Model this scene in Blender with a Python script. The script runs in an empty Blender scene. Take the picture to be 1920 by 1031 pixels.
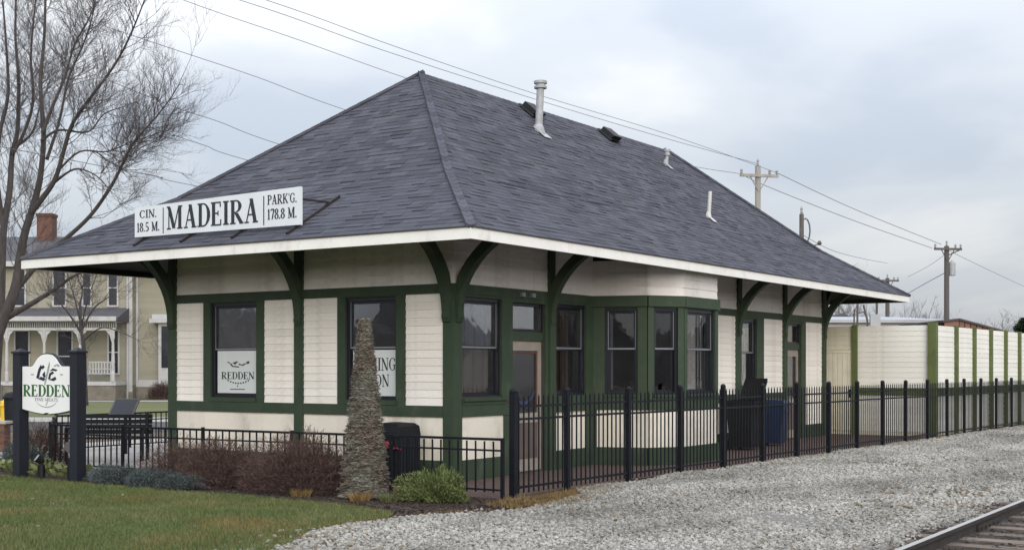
import bpy, math, random
import numpy as np
from mathutils import Vector, Matrix
rnd = random.Random(7)
nr = np.random.RandomState(11)
sc = bpy.context.scene
COL = sc.collection
PI = math.pi
# ------------------------------------------------------------------ camera, world, sun, exposure
cd = bpy.data.cameras.new('camera'); cam = bpy.data.objects.new('camera', cd); COL.objects.link(cam)
CAMROT = math.radians(-56.64)
cam.location = (-16.3204, -11.8555, 1.8); cam.rotation_euler = (PI/2, 0, CAMROT)
cd.sensor_width = 36; cd.lens = 45.04; cd.shift_y = 0.0903; cd.clip_end = 3000; cd.clip_start = 0.1
sc.camera = cam
w = bpy.data.worlds.new('World'); sc.world = w; w.use_nodes = True
nt = w.node_tree; N = nt.nodes; LK = nt.links; N.clear()
out = N.new('ShaderNodeOutputWorld'); bgs = N.new('ShaderNodeBackground'); bgc = N.new('ShaderNodeBackground'); mx = N.new('ShaderNodeMixShader')
sky = N.new('ShaderNodeTexSky'); sky.sky_type = 'NISHITA'; sky.sun_disc = False
sky.sun_elevation = math.radians(13); sky.sun_rotation = math.radians(224)
LK.new(sky.outputs[0], bgs.inputs[0]); bgs.inputs[1].default_value = 0.1
tc = N.new('ShaderNodeTexCoord'); sep = N.new('ShaderNodeSeparateXYZ'); LK.new(tc.outputs['Generated'], sep.inputs[0])
def wm(op, a, b=None, c=None):
    n = N.new('ShaderNodeMath'); n.operation = op
    for i, x in enumerate((a, b, c)):
        if x is None: continue
        if isinstance(x, (int, float)): n.inputs[i].default_value = x
        else: LK.new(x, n.inputs[i])
    return n.outputs[0]
zz = wm('ADD', wm('MAXIMUM', sep.outputs[2], 0.0), 0.22)
cmb = N.new('ShaderNodeCombineXYZ')
LK.new(wm('DIVIDE', sep.outputs[0], zz), cmb.inputs[0]); LK.new(wm('DIVIDE', sep.outputs[1], zz), cmb.inputs[1])
n1 = N.new('ShaderNodeTexNoise'); n1.inputs['Scale'].default_value = 1.15; n1.inputs['Detail'].default_value = 5; n1.inputs['Roughness'].default_value = 0.48; n1.inputs['Distortion'].default_value = 0.3
mpw = N.new('ShaderNodeMapping'); mpw.inputs['Location'].default_value = (1.7, 0.4, 0); LK.new(cmb.outputs[0], mpw.inputs[0]); LK.new(mpw.outputs[0], n1.inputs['Vector'])
cr = N.new('ShaderNodeValToRGB'); LK.new(n1.outputs[0], cr.inputs[0])
cr.color_ramp.interpolation = 'EASE'
cr.color_ramp.elements[0].position = 0.36; cr.color_ramp.elements[0].color = (0.55, 0.605, 0.70, 1)
cr.color_ramp.elements[1].position = 0.63; cr.color_ramp.elements[1].color = (0.81, 0.83, 0.86, 1)
e = cr.color_ramp.elements.new(0.49); e.color = (0.66, 0.70, 0.765, 1)
LK.new(cr.outputs[0], bgc.inputs[0])
# an overcast sky brightens gently from the horizon to the zenith
LK.new(wm('ADD', wm('MULTIPLY', wm('MAXIMUM', sep.outputs[2], 0.0), 1.45), 0.43), bgc.inputs[1])
mx.inputs[0].default_value = 0.93
LK.new(bgs.outputs[0], mx.inputs[1]); LK.new(bgc.outputs[0], mx.inputs[2]); LK.new(mx.outputs[0], out.inputs[0])
sl = bpy.data.lights.new('sun', 'SUN'); sun = bpy.data.objects.new('sun', sl); COL.objects.link(sun)
sl.energy = 1.5; sl.angle = math.radians(44); sl.color = (1.0, 0.94, 0.86)
sd = Vector((-0.69, -0.68, 0.22)); sun.rotation_euler = sd.to_track_quat('Z', 'Y').to_euler()
vs = sc.view_settings; vs.view_transform = 'Standard'; vs.look = 'None'; vs.exposure = 0.74; vs.gamma = 1; vs.use_curve_mapping = False
sc.render.engine = 'CYCLES'
cy = sc.cycles
cy.use_denoising = True; cy.max_bounces = 7; cy.diffuse_bounces = 4; cy.glossy_bounces = 3; cy.transparent_max_bounces = 12; cy.caustics_reflective = False; cy.caustics_refractive = False
sc.render.film_transparent = False

# ------------------------------------------------------------------ materials
def mat(name, col, rough=0.65, var=0.12, scale=3.0, bump=0.0, bscale=60.0, metal=0.0, spec=0.4, rand=0.0, island=0.0, col2=None, c2pos=(0.45, 0.7), stretch=(1, 1, 1), detail=5, dirt=None, geo=False):
    m = bpy.data.materials.new(name); m.use_nodes = True
    t = m.node_tree; n = t.nodes; l = t.links
    b = n['Principled BSDF']
    b.inputs['Roughness'].default_value = rough; b.inputs['Metallic'].default_value = metal; b.inputs['Specular IOR Level'].default_value = spec
    co = n.new('ShaderNodeTexCoord'); mp = n.new('ShaderNodeMapping'); mp.inputs['Scale'].default_value = stretch
    gp_ = n.new('ShaderNodeNewGeometry'); l.new(gp_.outputs['Position'] if geo else co.outputs['Object'], mp.inputs[0])
    no = n.new('ShaderNodeTexNoise'); no.inputs['Scale'].default_value = scale; no.inputs['Detail'].default_value = detail; no.inputs['Roughness'].default_value = 0.6
    l.new(mp.outputs[0], no.inputs['Vector'])
    rp = n.new('ShaderNodeValToRGB'); l.new(no.outputs[0], rp.inputs[0])
    if col2 is None:
        rp.color_ramp.elements[0].position = 0.3; rp.color_ramp.elements[1].position = 0.7
        rp.color_ramp.elements[0].color = tuple(max(0, c*(1-var)) for c in col)+(1,)
        rp.color_ramp.elements[1].color = tuple(min(1, c*(1+var)) for c in col)+(1,)
    else:
        rp.color_ramp.elements[0].position = c2pos[0]; rp.color_ramp.elements[1].position = c2pos[1]
        rp.color_ramp.elements[0].color = tuple(col)+(1,); rp.color_ramp.elements[1].color = tuple(col2)+(1,)
    cur = rp.outputs[0]
    def scaleby(src, amt, cur):
        mr = n.new('ShaderNodeMapRange'); mr.inputs['To Min'].default_value = 1-amt; mr.inputs['To Max'].default_value = 1+amt
        l.new(src, mr.inputs[0])
        mm = n.new('ShaderNodeVectorMath'); mm.operation = 'SCALE'; l.new(cur, mm.inputs[0]); l.new(mr.outputs[0], mm.inputs['Scale'])
        return mm.outputs[0]
    if rand:
        oi = n.new('ShaderNodeObjectInfo'); cur = scaleby(oi.outputs['Random'], rand, cur)
    if island:
        ge = n.new('ShaderNodeNewGeometry'); cur = scaleby(ge.outputs['Random Per Island'], island, cur)
    if dirt:      # weathered patches with a shape of their own: (colour, amount, scale, threshold)
        dn = n.new('ShaderNodeTexNoise'); dn.inputs['Scale'].default_value = dirt[2]; dn.inputs['Detail'].default_value = 9; dn.inputs['Roughness'].default_value = 0.68
        dm = n.new('ShaderNodeMapping'); dm.inputs['Scale'].default_value = (1, 1, 0.55); l.new(co.outputs['Object'], dm.inputs[0]); l.new(dm.outputs[0], dn.inputs['Vector'])
        dr = n.new('ShaderNodeMapRange'); dr.inputs['From Min'].default_value = dirt[3]; dr.inputs['From Max'].default_value = dirt[3]+0.16; dr.inputs['To Max'].default_value = dirt[1]; l.new(dn.outputs[0], dr.inputs[0])
        dx = n.new('ShaderNodeMix'); dx.data_type = 'RGBA'; l.new(dr.outputs[0], dx.inputs['Factor']); l.new(cur, dx.inputs[6]); dx.inputs[7].default_value = tuple(dirt[0])+(1,); cur = dx.outputs[2]
    l.new(cur, b.inputs['Base Color'])
    if bump:
        nb = n.new('ShaderNodeTexNoise'); nb.inputs['Scale'].default_value = bscale; nb.inputs['Detail'].default_value = 4; l.new(mp.outputs[0], nb.inputs['Vector'])
        bp = n.new('ShaderNodeBump'); bp.inputs['Strength'].default_value = bump; bp.inputs['Distance'].default_value = 0.02
        l.new(nb.outputs[0], bp.inputs['Height']); l.new(bp.outputs[0], b.inputs['Normal'])
    return m
def glassmat(name, tint, refl=0.12, rough=0.02):
    m = bpy.data.materials.new(name); m.use_nodes = True; t = m.node_tree; n = t.nodes; l = t.links; n.clear()
    o = n.new('ShaderNodeOutputMaterial'); tr = n.new('ShaderNodeBsdfTransparent'); tr.inputs[0].default_value = tuple(tint)+(1,)
    g = n.new('ShaderNodeBsdfGlossy'); g.inputs['Roughness'].default_value = rough; g.inputs[0].default_value = (1, 1, 1, 1)
    fr = n.new('ShaderNodeFresnel'); fr.inputs[0].default_value = 1.5
    ad = n.new('ShaderNodeMath'); ad.operation = 'MULTIPLY_ADD'; ad.inputs[1].default_value = 0.7; ad.inputs[2].default_value = refl; l.new(fr.outputs[0], ad.inputs[0])
    no = n.new('ShaderNodeTexNoise'); no.inputs['Scale'].default_value = 2.2; co = n.new('ShaderNodeTexCoord'); l.new(co.outputs['Object'], no.inputs['Vector'])
    bp = n.new('ShaderNodeBump'); bp.inputs['Strength'].default_value = 0.05; bp.inputs['Distance'].default_value = 0.05; l.new(no.outputs[0], bp.inputs['Height']); l.new(bp.outputs[0], g.inputs['Normal'])
    mxs = n.new('ShaderNodeMixShader'); l.new(ad.outputs[0], mxs.inputs[0]); l.new(tr.outputs[0], mxs.inputs[1]); l.new(g.outputs[0], mxs.inputs[2]); l.new(mxs.outputs[0], o.inputs[0])
    return m
M = {}
M['white_paint'] = mat('white_paint', (0.83, 0.79, 0.73), 0.55, 0.05, 1.6, 0.25, 30, rand=0.06, stretch=(0.5, 0.5, 3), dirt=((0.46, 0.42, 0.36), 0.5, 1.7, 0.53))
M['cream_panel'] = mat('cream_panel', (0.76, 0.71, 0.615), 0.55, 0.06, 1.2, 0.2, 25, rand=0.04, dirt=((0.40, 0.36, 0.29), 0.55, 1.4, 0.52))
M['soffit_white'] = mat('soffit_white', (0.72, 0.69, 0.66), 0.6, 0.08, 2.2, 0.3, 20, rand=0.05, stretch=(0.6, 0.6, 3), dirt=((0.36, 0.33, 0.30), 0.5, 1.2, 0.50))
M['fascia_white'] = mat('fascia_white', (0.80, 0.785, 0.745), 0.5, 0.05, 2.5, 0.15, 40, dirt=((0.50, 0.47, 0.42), 0.5, 2.6, 0.54))
M['screen_white'] = mat('screen_white', (0.75, 0.735, 0.67), 0.55, 0.05, 1.0, 0.2, 25, rand=0.05, dirt=((0.48, 0.45, 0.36), 0.5, 1.1, 0.53))
M['screen_cream'] = mat('screen_cream', (0.72, 0.68, 0.54), 0.6, 0.07, 1.6, 0.2, 25, rand=0.04, dirt=((0.45, 0.41, 0.30), 0.5, 1.3, 0.52))
M['green_paint'] = mat('green_paint', (0.033, 0.053, 0.031), 0.6, 0.18, 2.5, 0.25, 30, col2=(0.046, 0.066, 0.040), c2pos=(0.35, 0.75), spec=0.3, dirt=((0.085, 0.11, 0.075), 0.6, 2.2, 0.55))
M['dark_green'] = mat('dark_green', (0.026, 0.036, 0.027), 0.6, 0.2, 2.5, 0.2, 30)
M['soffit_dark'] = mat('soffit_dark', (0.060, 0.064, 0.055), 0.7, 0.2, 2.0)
M['olive_green'] = mat('olive_green', (0.096, 0.118, 0.038), 0.55, 0.2, 3, 0.2, 30)
M['sash_black'] = mat('sash_black', (0.012, 0.014, 0.020), 0.35, 0.2, 4)
M['aluminium'] = mat('aluminium', (0.23, 0.245, 0.27), 0.4, 0.12, 6, metal=0.3)
M['glass'] = glassmat('glass', (0.86, 0.87, 0.89), 0.03)
M['door_glass'] = glassmat('door_glass', (0.72, 0.73, 0.75), 0.05, 0.12)
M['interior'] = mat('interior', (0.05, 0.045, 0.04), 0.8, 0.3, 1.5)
M['blind'] = mat('blind', (0.20, 0.135, 0.085), 0.8, 0.25, 3, stretch=(3, 3, 0.4))
M['curtain_and_reflection'] = mat('curtain_and_reflection', (0.20, 0.205, 0.235), 0.8, 0.15, 1.5, stretch=(2, 2, 0.3), detail=1)  # grey cloth, also used where a reflection on the glass is painted in
M['door_reflection'] = mat('door_reflection', (0.30, 0.30, 0.32), 0.8, 0.2, 1.2, detail=2)  # grey that paints in the reflection on the door glass
M['door_beige'] = mat('door_beige', (0.30, 0.265, 0.225), 0.6, 0.12, 3)
M['door_maroon'] = mat('door_maroon', (0.12, 0.090, 0.080), 0.6, 0.2, 3)
M['red_tape'] = mat('red_tape', (0.13, 0.040, 0.036), 0.5, 0.15, 5)
M['blue_decal'] = mat('blue_decal', (0.045, 0.055, 0.13), 0.5, 0.15, 5)
M['roof_deck'] = mat('roof_deck', (0.05, 0.05, 0.055), 0.9, 0.2, 8, 0.4, 40)
M['shingle'] = mat('shingle', (0.066, 0.069, 0.087), 0.95, 0.25, 1.6, 0.2, 120, spec=0.2, island=0.24, rand=0.17, col2=(0.087, 0.088, 0.105), c2pos=(0.38, 0.66))
M['galv'] = mat('galv', (0.36, 0.37, 0.385), 0.6, 0.2, 8, metal=0.15)
M['pvc'] = mat('pvc', (0.50, 0.50, 0.49), 0.4, 0.05, 8)
M['black_plastic'] = mat('black_plastic', (0.010, 0.010, 0.012), 0.55, 0.2, 6, spec=0.25)
M['fence_black'] = mat('fence_black', (0.008, 0.009, 0.013), 0.5, 0.25, 5, 0.1, 80, spec=0.22)
M['sign_face'] = mat('sign_face', (0.66, 0.70, 0.73), 0.45, 0.04, 2)
M['sign_white'] = mat('sign_white', (0.80, 0.80, 0.79), 0.45, 0.03, 2)
M['letter_dark'] = mat('letter_dark', (0.022, 0.026, 0.038), 0.5, 0.2, 4)
M['letter_green'] = mat('letter_green', (0.035, 0.115, 0.035), 0.5, 0.15, 4)
M['letter_grey'] = mat('letter_grey', (0.30, 0.32, 0.33), 0.5, 0.1, 4)
M['poster'] = mat('poster', (0.62, 0.655, 0.65), 0.5, 0.05, 2)
M['poster_ink'] = mat('poster_ink', (0.030, 0.038, 0.042), 0.6, 0.15, 6)
M['rust_steel'] = mat('rust_steel', (0.022, 0.016, 0.016), 0.7, 0.3, 8)
M['sign_post'] = mat('sign_post', (0.011, 0.013, 0.021), 0.6, 0.25, 3, 0.15, 30, stretch=(4, 4, 0.5))
M['concrete'] = mat('concrete', (0.36, 0.335, 0.31), 0.85, 0.12, 0.6, 0.3, 40)
M['asphalt'] = mat('asphalt', (0.075, 0.072, 0.07), 0.9, 0.2, 0.8, 0.4, 60)
M['soil'] = mat('soil', (0.13, 0.10, 0.07), 0.95, 0.3, 1.2, 0.6, 30)
M['mulch'] = mat('mulch', (0.050, 0.034, 0.026), 0.95, 0.35, 4, 0.9, 26)
M['lawn_base'] = mat('lawn_base', (0.070, 0.085, 0.030), 0.95, 0.3, 0.9, 0.6, 40, col2=(0.13, 0.11, 0.045), c2pos=(0.50, 0.74))
M['far_lawn'] = mat('far_lawn', (0.105, 0.120, 0.042), 0.95, 0.25, 0.3, 0.5, 20, col2=(0.16, 0.135, 0.065), c2pos=(0.48, 0.7))
M['ballast_base'] = mat('ballast_base', (0.17, 0.163, 0.15), 0.95, 0.35, 14, 0.9, 40)
M['track_dirt'] = mat('track_dirt', (0.045, 0.04, 0.036), 0.95, 0.4, 9, 0.9, 40)
M['stone_dark'] = mat('stone_dark', (0.050, 0.044, 0.040), 0.95, 0.3, 2, rand=0.5)
M['stone'] = mat('stone', (0.145, 0.138, 0.124), 0.95, 0.2, 0.42, 0.0, 40, rand=0.38, col2=(0.330, 0.318, 0.290), c2pos=(0.30, 0.60), spec=0.2, geo=True, stretch=(0.55, 1.3, 1), detail=6)
M['stone_tan'] = mat('stone_tan', (0.17, 0.14, 0.10), 0.9, 0.3, 2, rand=0.4)
M['grass'] = mat('grass', (0.108, 0.138, 0.050), 0.9, 0.3, 0.8, island=0.55, col2=(0.195, 0.178, 0.084), c2pos=(0.47, 0.72), spec=0.2)
M['dry_grass'] = mat('dry_grass', (0.20, 0.135, 0.055), 0.85, 0.3, 1.5, island=0.45, spec=0.2)
M['barberry'] = mat('barberry', (0.082, 0.050, 0.046), 0.85, 0.3, 2.0, island=0.55, spec=0.2, col2=(0.118, 0.080, 0.066), c2pos=(0.4, 0.7))
M['bluejuniper'] = mat('bluejuniper', (0.075, 0.092, 0.092), 0.85, 0.3, 3, island=0.45, spec=0.2)
M['juniper'] = mat('juniper', (0.115, 0.142, 0.052), 0.8, 0.3, 3, island=0.5, spec=0.2)
M['leafy'] = mat('leafy', (0.130, 0.145, 0.062), 0.75, 0.3, 3, island=0.5, spec=0.25)
M['evergreen'] = mat('evergreen', (0.022, 0.038, 0.020), 0.85, 0.3, 3, island=0.5, spec=0.2)
M['bark'] = mat('bark', (0.062, 0.054, 0.051), 0.9, 0.35, 4, 0.6, 25, stretch=(3, 3, 0.6))
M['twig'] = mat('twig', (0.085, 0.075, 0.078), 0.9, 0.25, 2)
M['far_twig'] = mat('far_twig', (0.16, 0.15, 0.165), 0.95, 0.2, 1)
M['dried_leaf'] = mat('dried_leaf', (0.185, 0.155, 0.125), 0.9, 0.3, 3.0, island=0.5, spec=0.15, col2=(0.205, 0.200, 0.165), c2pos=(0.46, 0.62))
M['slate'] = mat('slate', (0.115, 0.092, 0.070), 0.85, 0.35, 3, 0.7, 30, rand=0.5, island=0.3, col2=(0.155, 0.150, 0.125), c2pos=(0.42, 0.68))
M['paver'] = mat('paver', (0.125, 0.062, 0.052), 0.9, 0.3, 3, 0.5, 40, rand=0.3, island=0.35, col2=(0.16, 0.115, 0.10), c2pos=(0.45, 0.7))
M['house_yellow'] = mat('house_yellow', (0.32, 0.30, 0.235), 0.8, 0.1, 0.8, 0.3, 6, stretch=(0.3, 0.3, 4))
M['house_trim'] = mat('house_trim', (0.46, 0.455, 0.45), 0.6, 0.08, 3)
M['house_stone'] = mat('house_stone', (0.20, 0.18, 0.145), 0.9, 0.25, 2.5, 0.6, 10)
M['house_roof'] = mat('house_roof', (0.085, 0.083, 0.092), 0.9, 0.2, 1.2, 0.4, 10, stretch=(1, 1, 4))
M['house_pane'] = mat('house_pane', (0.030, 0.032, 0.040), 0.12, 0.5, 0.6, spec=0.6)
M['brick'] = mat('brick', (0.115, 0.058, 0.044), 0.9, 0.3, 6, 0.4, 30, rand=0.25)
M['mortar'] = mat('mortar', (0.25, 0.22, 0.20), 0.95, 0.2, 6)
M['yellow_paint'] = mat('yellow_paint', (0.72, 0.47, 0.02), 0.45, 0.1, 5)
M['bin_blue'] = mat('bin_blue', (0.014, 0.028, 0.075), 0.45, 0.2, 4)
M['bin_dark'] = mat('bin_dark', (0.013, 0.014, 0.018), 0.55, 0.2, 4, spec=0.25)
M['ribbon_red'] = mat('ribbon_red', (0.30, 0.040, 0.055), 0.5, 0.15, 8)
M['pole_wood'] = mat('pole_wood', (0.30, 0.285, 0.26), 0.9, 0.2, 2, 0.3, 20, stretch=(4, 4, 0.3))
M['pole_dark'] = mat('pole_dark', (0.10, 0.088, 0.085), 0.9, 0.2, 2, stretch=(4, 4, 0.3))
M['wire'] = mat('wire', (0.11, 0.11, 0.12), 0.6, 0.1, 1)
M['insulator'] = mat('insulator', (0.28, 0.29, 0.30), 0.3, 0.1, 4)
M['rail_side'] = mat('rail_side', (0.028, 0.023, 0.021), 0.75, 0.35, 6, 0.4, 50)
M['rail_top'] = mat('rail_top', (0.36, 0.345, 0.33), 0.35, 0.08, 3, metal=0.25, stretch=(0.5, 8, 8))
M['sleeper'] = mat('sleeper', (0.12, 0.088, 0.07), 0.95, 0.4, 3, 0.9, 18, rand=0.25, stretch=(6, 0.6, 6), col2=(0.24, 0.20, 0.17), c2pos=(0.45, 0.7))
M['shed_roof'] = mat('shed_roof', (0.075, 0.055, 0.055), 0.8, 0.25, 1)
M['shed_wood'] = mat('shed_wood', (0.20, 0.11, 0.085), 0.85, 0.25, 1, rand=0.2)
M['metal_grey'] = mat('metal_grey', (0.36, 0.37, 0.39), 0.6, 0.1, 1)
M['warehouse'] = mat('warehouse', (0.42, 0.42, 0.43), 0.7, 0.08, 0.3)
M['container'] = mat('container', (0.022, 0.028, 0.040), 0.6, 0.2, 1)

def brickmat(name, c1, c2, mort, scale):
    m = mat(name, c1, 0.9, 0.25, 3, 0.4, 40); t = m.node_tree; n = t.nodes; l = t.links; b = n['Principled BSDF']
    br = n.new('ShaderNodeTexBrick'); br.inputs['Scale'].default_value = scale; br.inputs['Color1'].default_value = tuple(c1)+(1,); br.inputs['Color2'].default_value = tuple(c2)+(1,); br.inputs['Mortar'].default_value = tuple(mort)+(1,)
    br.inputs['Mortar Size'].default_value = 0.02; br.inputs['Brick Width'].default_value = 0.5; br.inputs['Row Height'].default_value = 0.25
    co = n.new('ShaderNodeTexCoord'); l.new(co.outputs['Object'], br.inputs['Vector']); l.new(br.outputs['Color'], b.inputs['Base Color']); return m
M['paver'] = brickmat('paver', (0.125, 0.075, 0.062), (0.085, 0.048, 0.042), (0.15, 0.125, 0.11), 2.4)
M['woods'] = mat('woods', (0.10, 0.092, 0.088), 0.95, 0.45, 0.12, 0.5, 1)
# ------------------------------------------------------------------ mesh helpers
class MB:
    def __init__(s): s.v = []; s.f = []; s.mi = []
    def add(s, vs_, fs, m=0):
        b = len(s.v); s.v.extend(vs_)
        for f in fs: s.f.append(tuple(i+b for i in f)); s.mi.append(m)
    def hexa(s, p, m=0):       # 8 points: bottom 4 ccw, top 4 ccw
        s.add(p, [(0, 3, 2, 1), (4, 5, 6, 7), (0, 1, 5, 4), (1, 2, 6, 5), (2, 3, 7, 6), (3, 0, 4, 7)], m)
    def box(s, x0, x1, y0, y1, z0, z1, m=0):
        if x0 > x1: x0, x1 = x1, x0
        if y0 > y1: y0, y1 = y1, y0
        s.hexa([(x0, y0, z0), (x1, y0, z0), (x1, y1, z0), (x0, y1, z0), (x0, y0, z1), (x1, y0, z1), (x1, y1, z1), (x0, y1, z1)], m)
    def beam(s, a, b, wd, ht, up=(0, 0, 1), m=0):
        a = Vector(a); b = Vector(b); d = (b-a).normalized(); u = Vector(up); sd_ = d.cross(u)
        if sd_.length < 1e-4: sd_ = d.cross(Vector((1, 0, 0)))
        sd_.normalize(); u = sd_.cross(d).normalized(); h = sd_*wd/2; k = u*ht/2
        s.hexa([tuple(q) for q in (a-h-k, a+h-k, b+h-k, b-h-k, a-h+k, a+h+k, b+h+k, b-h+k)], m)
    def tube(s, pts, rs, n=8, cap=True, m=0):
        pts = [Vector(p) for p in pts]
        if not hasattr(rs, '__len__'): rs = [rs]*len(pts)
        b0 = len(s.v); prev = None
        for i, p in enumerate(pts):
            d = (pts[min(i+1, len(pts)-1)]-pts[max(i-1, 0)])
            d = d.normalized() if d.length > 1e-9 else Vector((0, 0, 1))
            if prev is None:
                a = d.orthogonal().normalized()
            else:
                a = prev-d*prev.dot(d)
                a = a.normalized() if a.length > 1e-6 else d.orthogonal().normalized()
            prev = a; c = d.cross(a)
            for k in range(n):
                t = 2*PI*k/n; q = p+(a*math.cos(t)+c*math.sin(t))*rs[i]; s.v.append((q.x, q.y, q.z))
        for i in range(len(pts)-1):
            for k in range(n):
                k2 = (k+1) % n; s.f.append((b0+i*n+k, b0+i*n+k2, b0+(i+1)*n+k2, b0+(i+1)*n+k)); s.mi.append(m)
        if cap and n > 2:
            s.f.append(tuple(b0+k for k in reversed(range(n)))); s.mi.append(m)
            e_ = b0+(len(pts)-1)*n; s.f.append(tuple(e_+k for k in range(n))); s.mi.append(m)
    def prism(s, poly, o, ex, ey, ez, m=0):   # 2D polygon -> extruded by ez
        o = Vector(o); ex = Vector(ex); ey = Vector(ey); ez = Vector(ez); n = len(poly)
        a = [tuple(o+ex*x+ey*y) for x, y in poly]; b = [tuple(o+ex*x+ey*y+ez) for x, y in poly]
        fs = [tuple(reversed(range(n))), tuple(range(n, 2*n))]+[(i, (i+1) % n, n+(i+1) % n, n+i) for i in range(n)]
        s.add(a+b, fs, m)
    def strip(s, a, b, ez, m=0):             # ribbon between two 3D polylines, extruded by ez
        n = len(a); ez = Vector(ez)
        vs_ = [tuple(p) for p in a]+[tuple(p) for p in b]+[tuple(Vector(p)+ez) for p in a]+[tuple(Vector(p)+ez) for p in b]
        fs = []
        for i in range(n-1):
            fs += [(i, i+1, n+i+1, n+i), (2*n+i, 3*n+i, 3*n+i+1, 2*n+i+1), (i, 2*n+i, 2*n+i+1, i+1), (n+i, n+i+1, 3*n+i+1, 3*n+i)]
        fs += [(0, n, 3*n, 2*n), (n-1, 3*n-1, 4*n-1, 2*n-1)]
        s.add(vs_, fs, m)
    def lathe(s, prof, c=(0, 0, 0), n=16, m=0):
        b0 = len(s.v)
        for r, z in prof:
            for k in range(n):
                t = 2*PI*k/n; s.v.append((c[0]+r*math.cos(t), c[1]+r*math.sin(t), c[2]+z))
        for i in range(len(prof)-1):
            for k in range(n):
                k2 = (k+1) % n; s.f.append((b0+i*n+k, b0+i*n+k2, b0+(i+1)*n+k2, b0+(i+1)*n+k)); s.mi.append(m)
        s.f.append(tuple(b0+k for k in reversed(range(n)))); s.mi.append(m)
        e_ = b0+(len(prof)-1)*n; s.f.append(tuple(e_+k for k in range(n))); s.mi.append(m)
    def mesh(s, name, mats, smooth=False):
        me = bpy.data.meshes.new(name)
        me.from_pydata([tuple(v) for v in s.v], [], s.f)
        if not isinstance(mats, (list, tuple)): mats = [mats]
        for m in mats: me.materials.append(M[m] if isinstance(m, str) else m)
        if len(mats) > 1: me.polygons.foreach_set('material_index', s.mi)
        if smooth: me.polygons.foreach_set('use_smooth', [True]*len(s.f))
        me.update(); return me
WM = {}
def tag(o, label=None, cat=None, group=None, kind=None):
    if label: o['label'] = label
    if cat: o['category'] = cat
    if group: o['group'] = group
    if kind: o['kind'] = kind
    return o
def root(name, label, cat, loc=(0, 0, 0), rz=0.0, group=None):
    o = bpy.data.objects.new(name, None); COL.objects.link(o); o.location = loc; o.rotation_euler = (0, 0, rz); o.empty_display_size = 0.2
    WM[o.name] = Matrix.Translation(Vector(loc)) @ Matrix.Rotation(rz, 4, 'Z')
    return tag(o, label, cat, group)
def link(name, me, parent=None, local=False, mw=None):
    """mesh data in world coordinates (local=False), or placed by mw (world), or in the parent's space (local=True)"""
    o = bpy.data.objects.new(name, me); COL.objects.link(o)
    if parent is not None:
        o.parent = parent; pw = WM[parent.name]
        if local: WM[o.name] = pw.copy()
        else:
            o.matrix_parent_inverse = pw.inverted(); WM[o.name] = Matrix.Identity(4)
    else: WM[o.name] = Matrix.Identity(4)
    if mw is not None:
        if local: o.matrix_basis = mw; WM[o.name] = WM[parent.name] @ mw
        else: o.matrix_basis = mw; WM[o.name] = mw.copy()
    return o
def obj(name, mb, mats, parent=None, smooth=False, local=False):
    return link(name, mb.mesh(name, mats, smooth), parent, local)
def copytree(o, parent=None):
    c = o.copy(); COL.objects.link(c)
    if parent is not None: c.parent = parent
    for ch in list(o.children): copytree(ch, c)
    return c
def structure(name, mb, mats, kind='structure'):
    o = obj(name, mb, mats); o['kind'] = kind; return o
def raw(name, v, f3, m, parent=None, kind=None):  # numpy triangles / quads
    me = bpy.data.meshes.new(name); v = np.asarray(v, dtype=np.float32); f3 = np.asarray(f3, dtype=np.int32); k = f3.shape[1]
    me.vertices.add(len(v)); me.vertices.foreach_set('co', v.ravel())
    me.loops.add(f3.size); me.loops.foreach_set('vertex_index', f3.ravel())
    me.polygons.add(len(f3)); me.polygons.foreach_set('loop_start', np.arange(0, f3.size, k, dtype=np.int32)); me.polygons.foreach_set('loop_total', np.full(len(f3), k, dtype=np.int32))
    me.materials.append(M[m]); me.update(calc_edges=True); me.validate()
    o = link(name, me, parent)
    if kind: o['kind'] = kind
    return o

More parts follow.
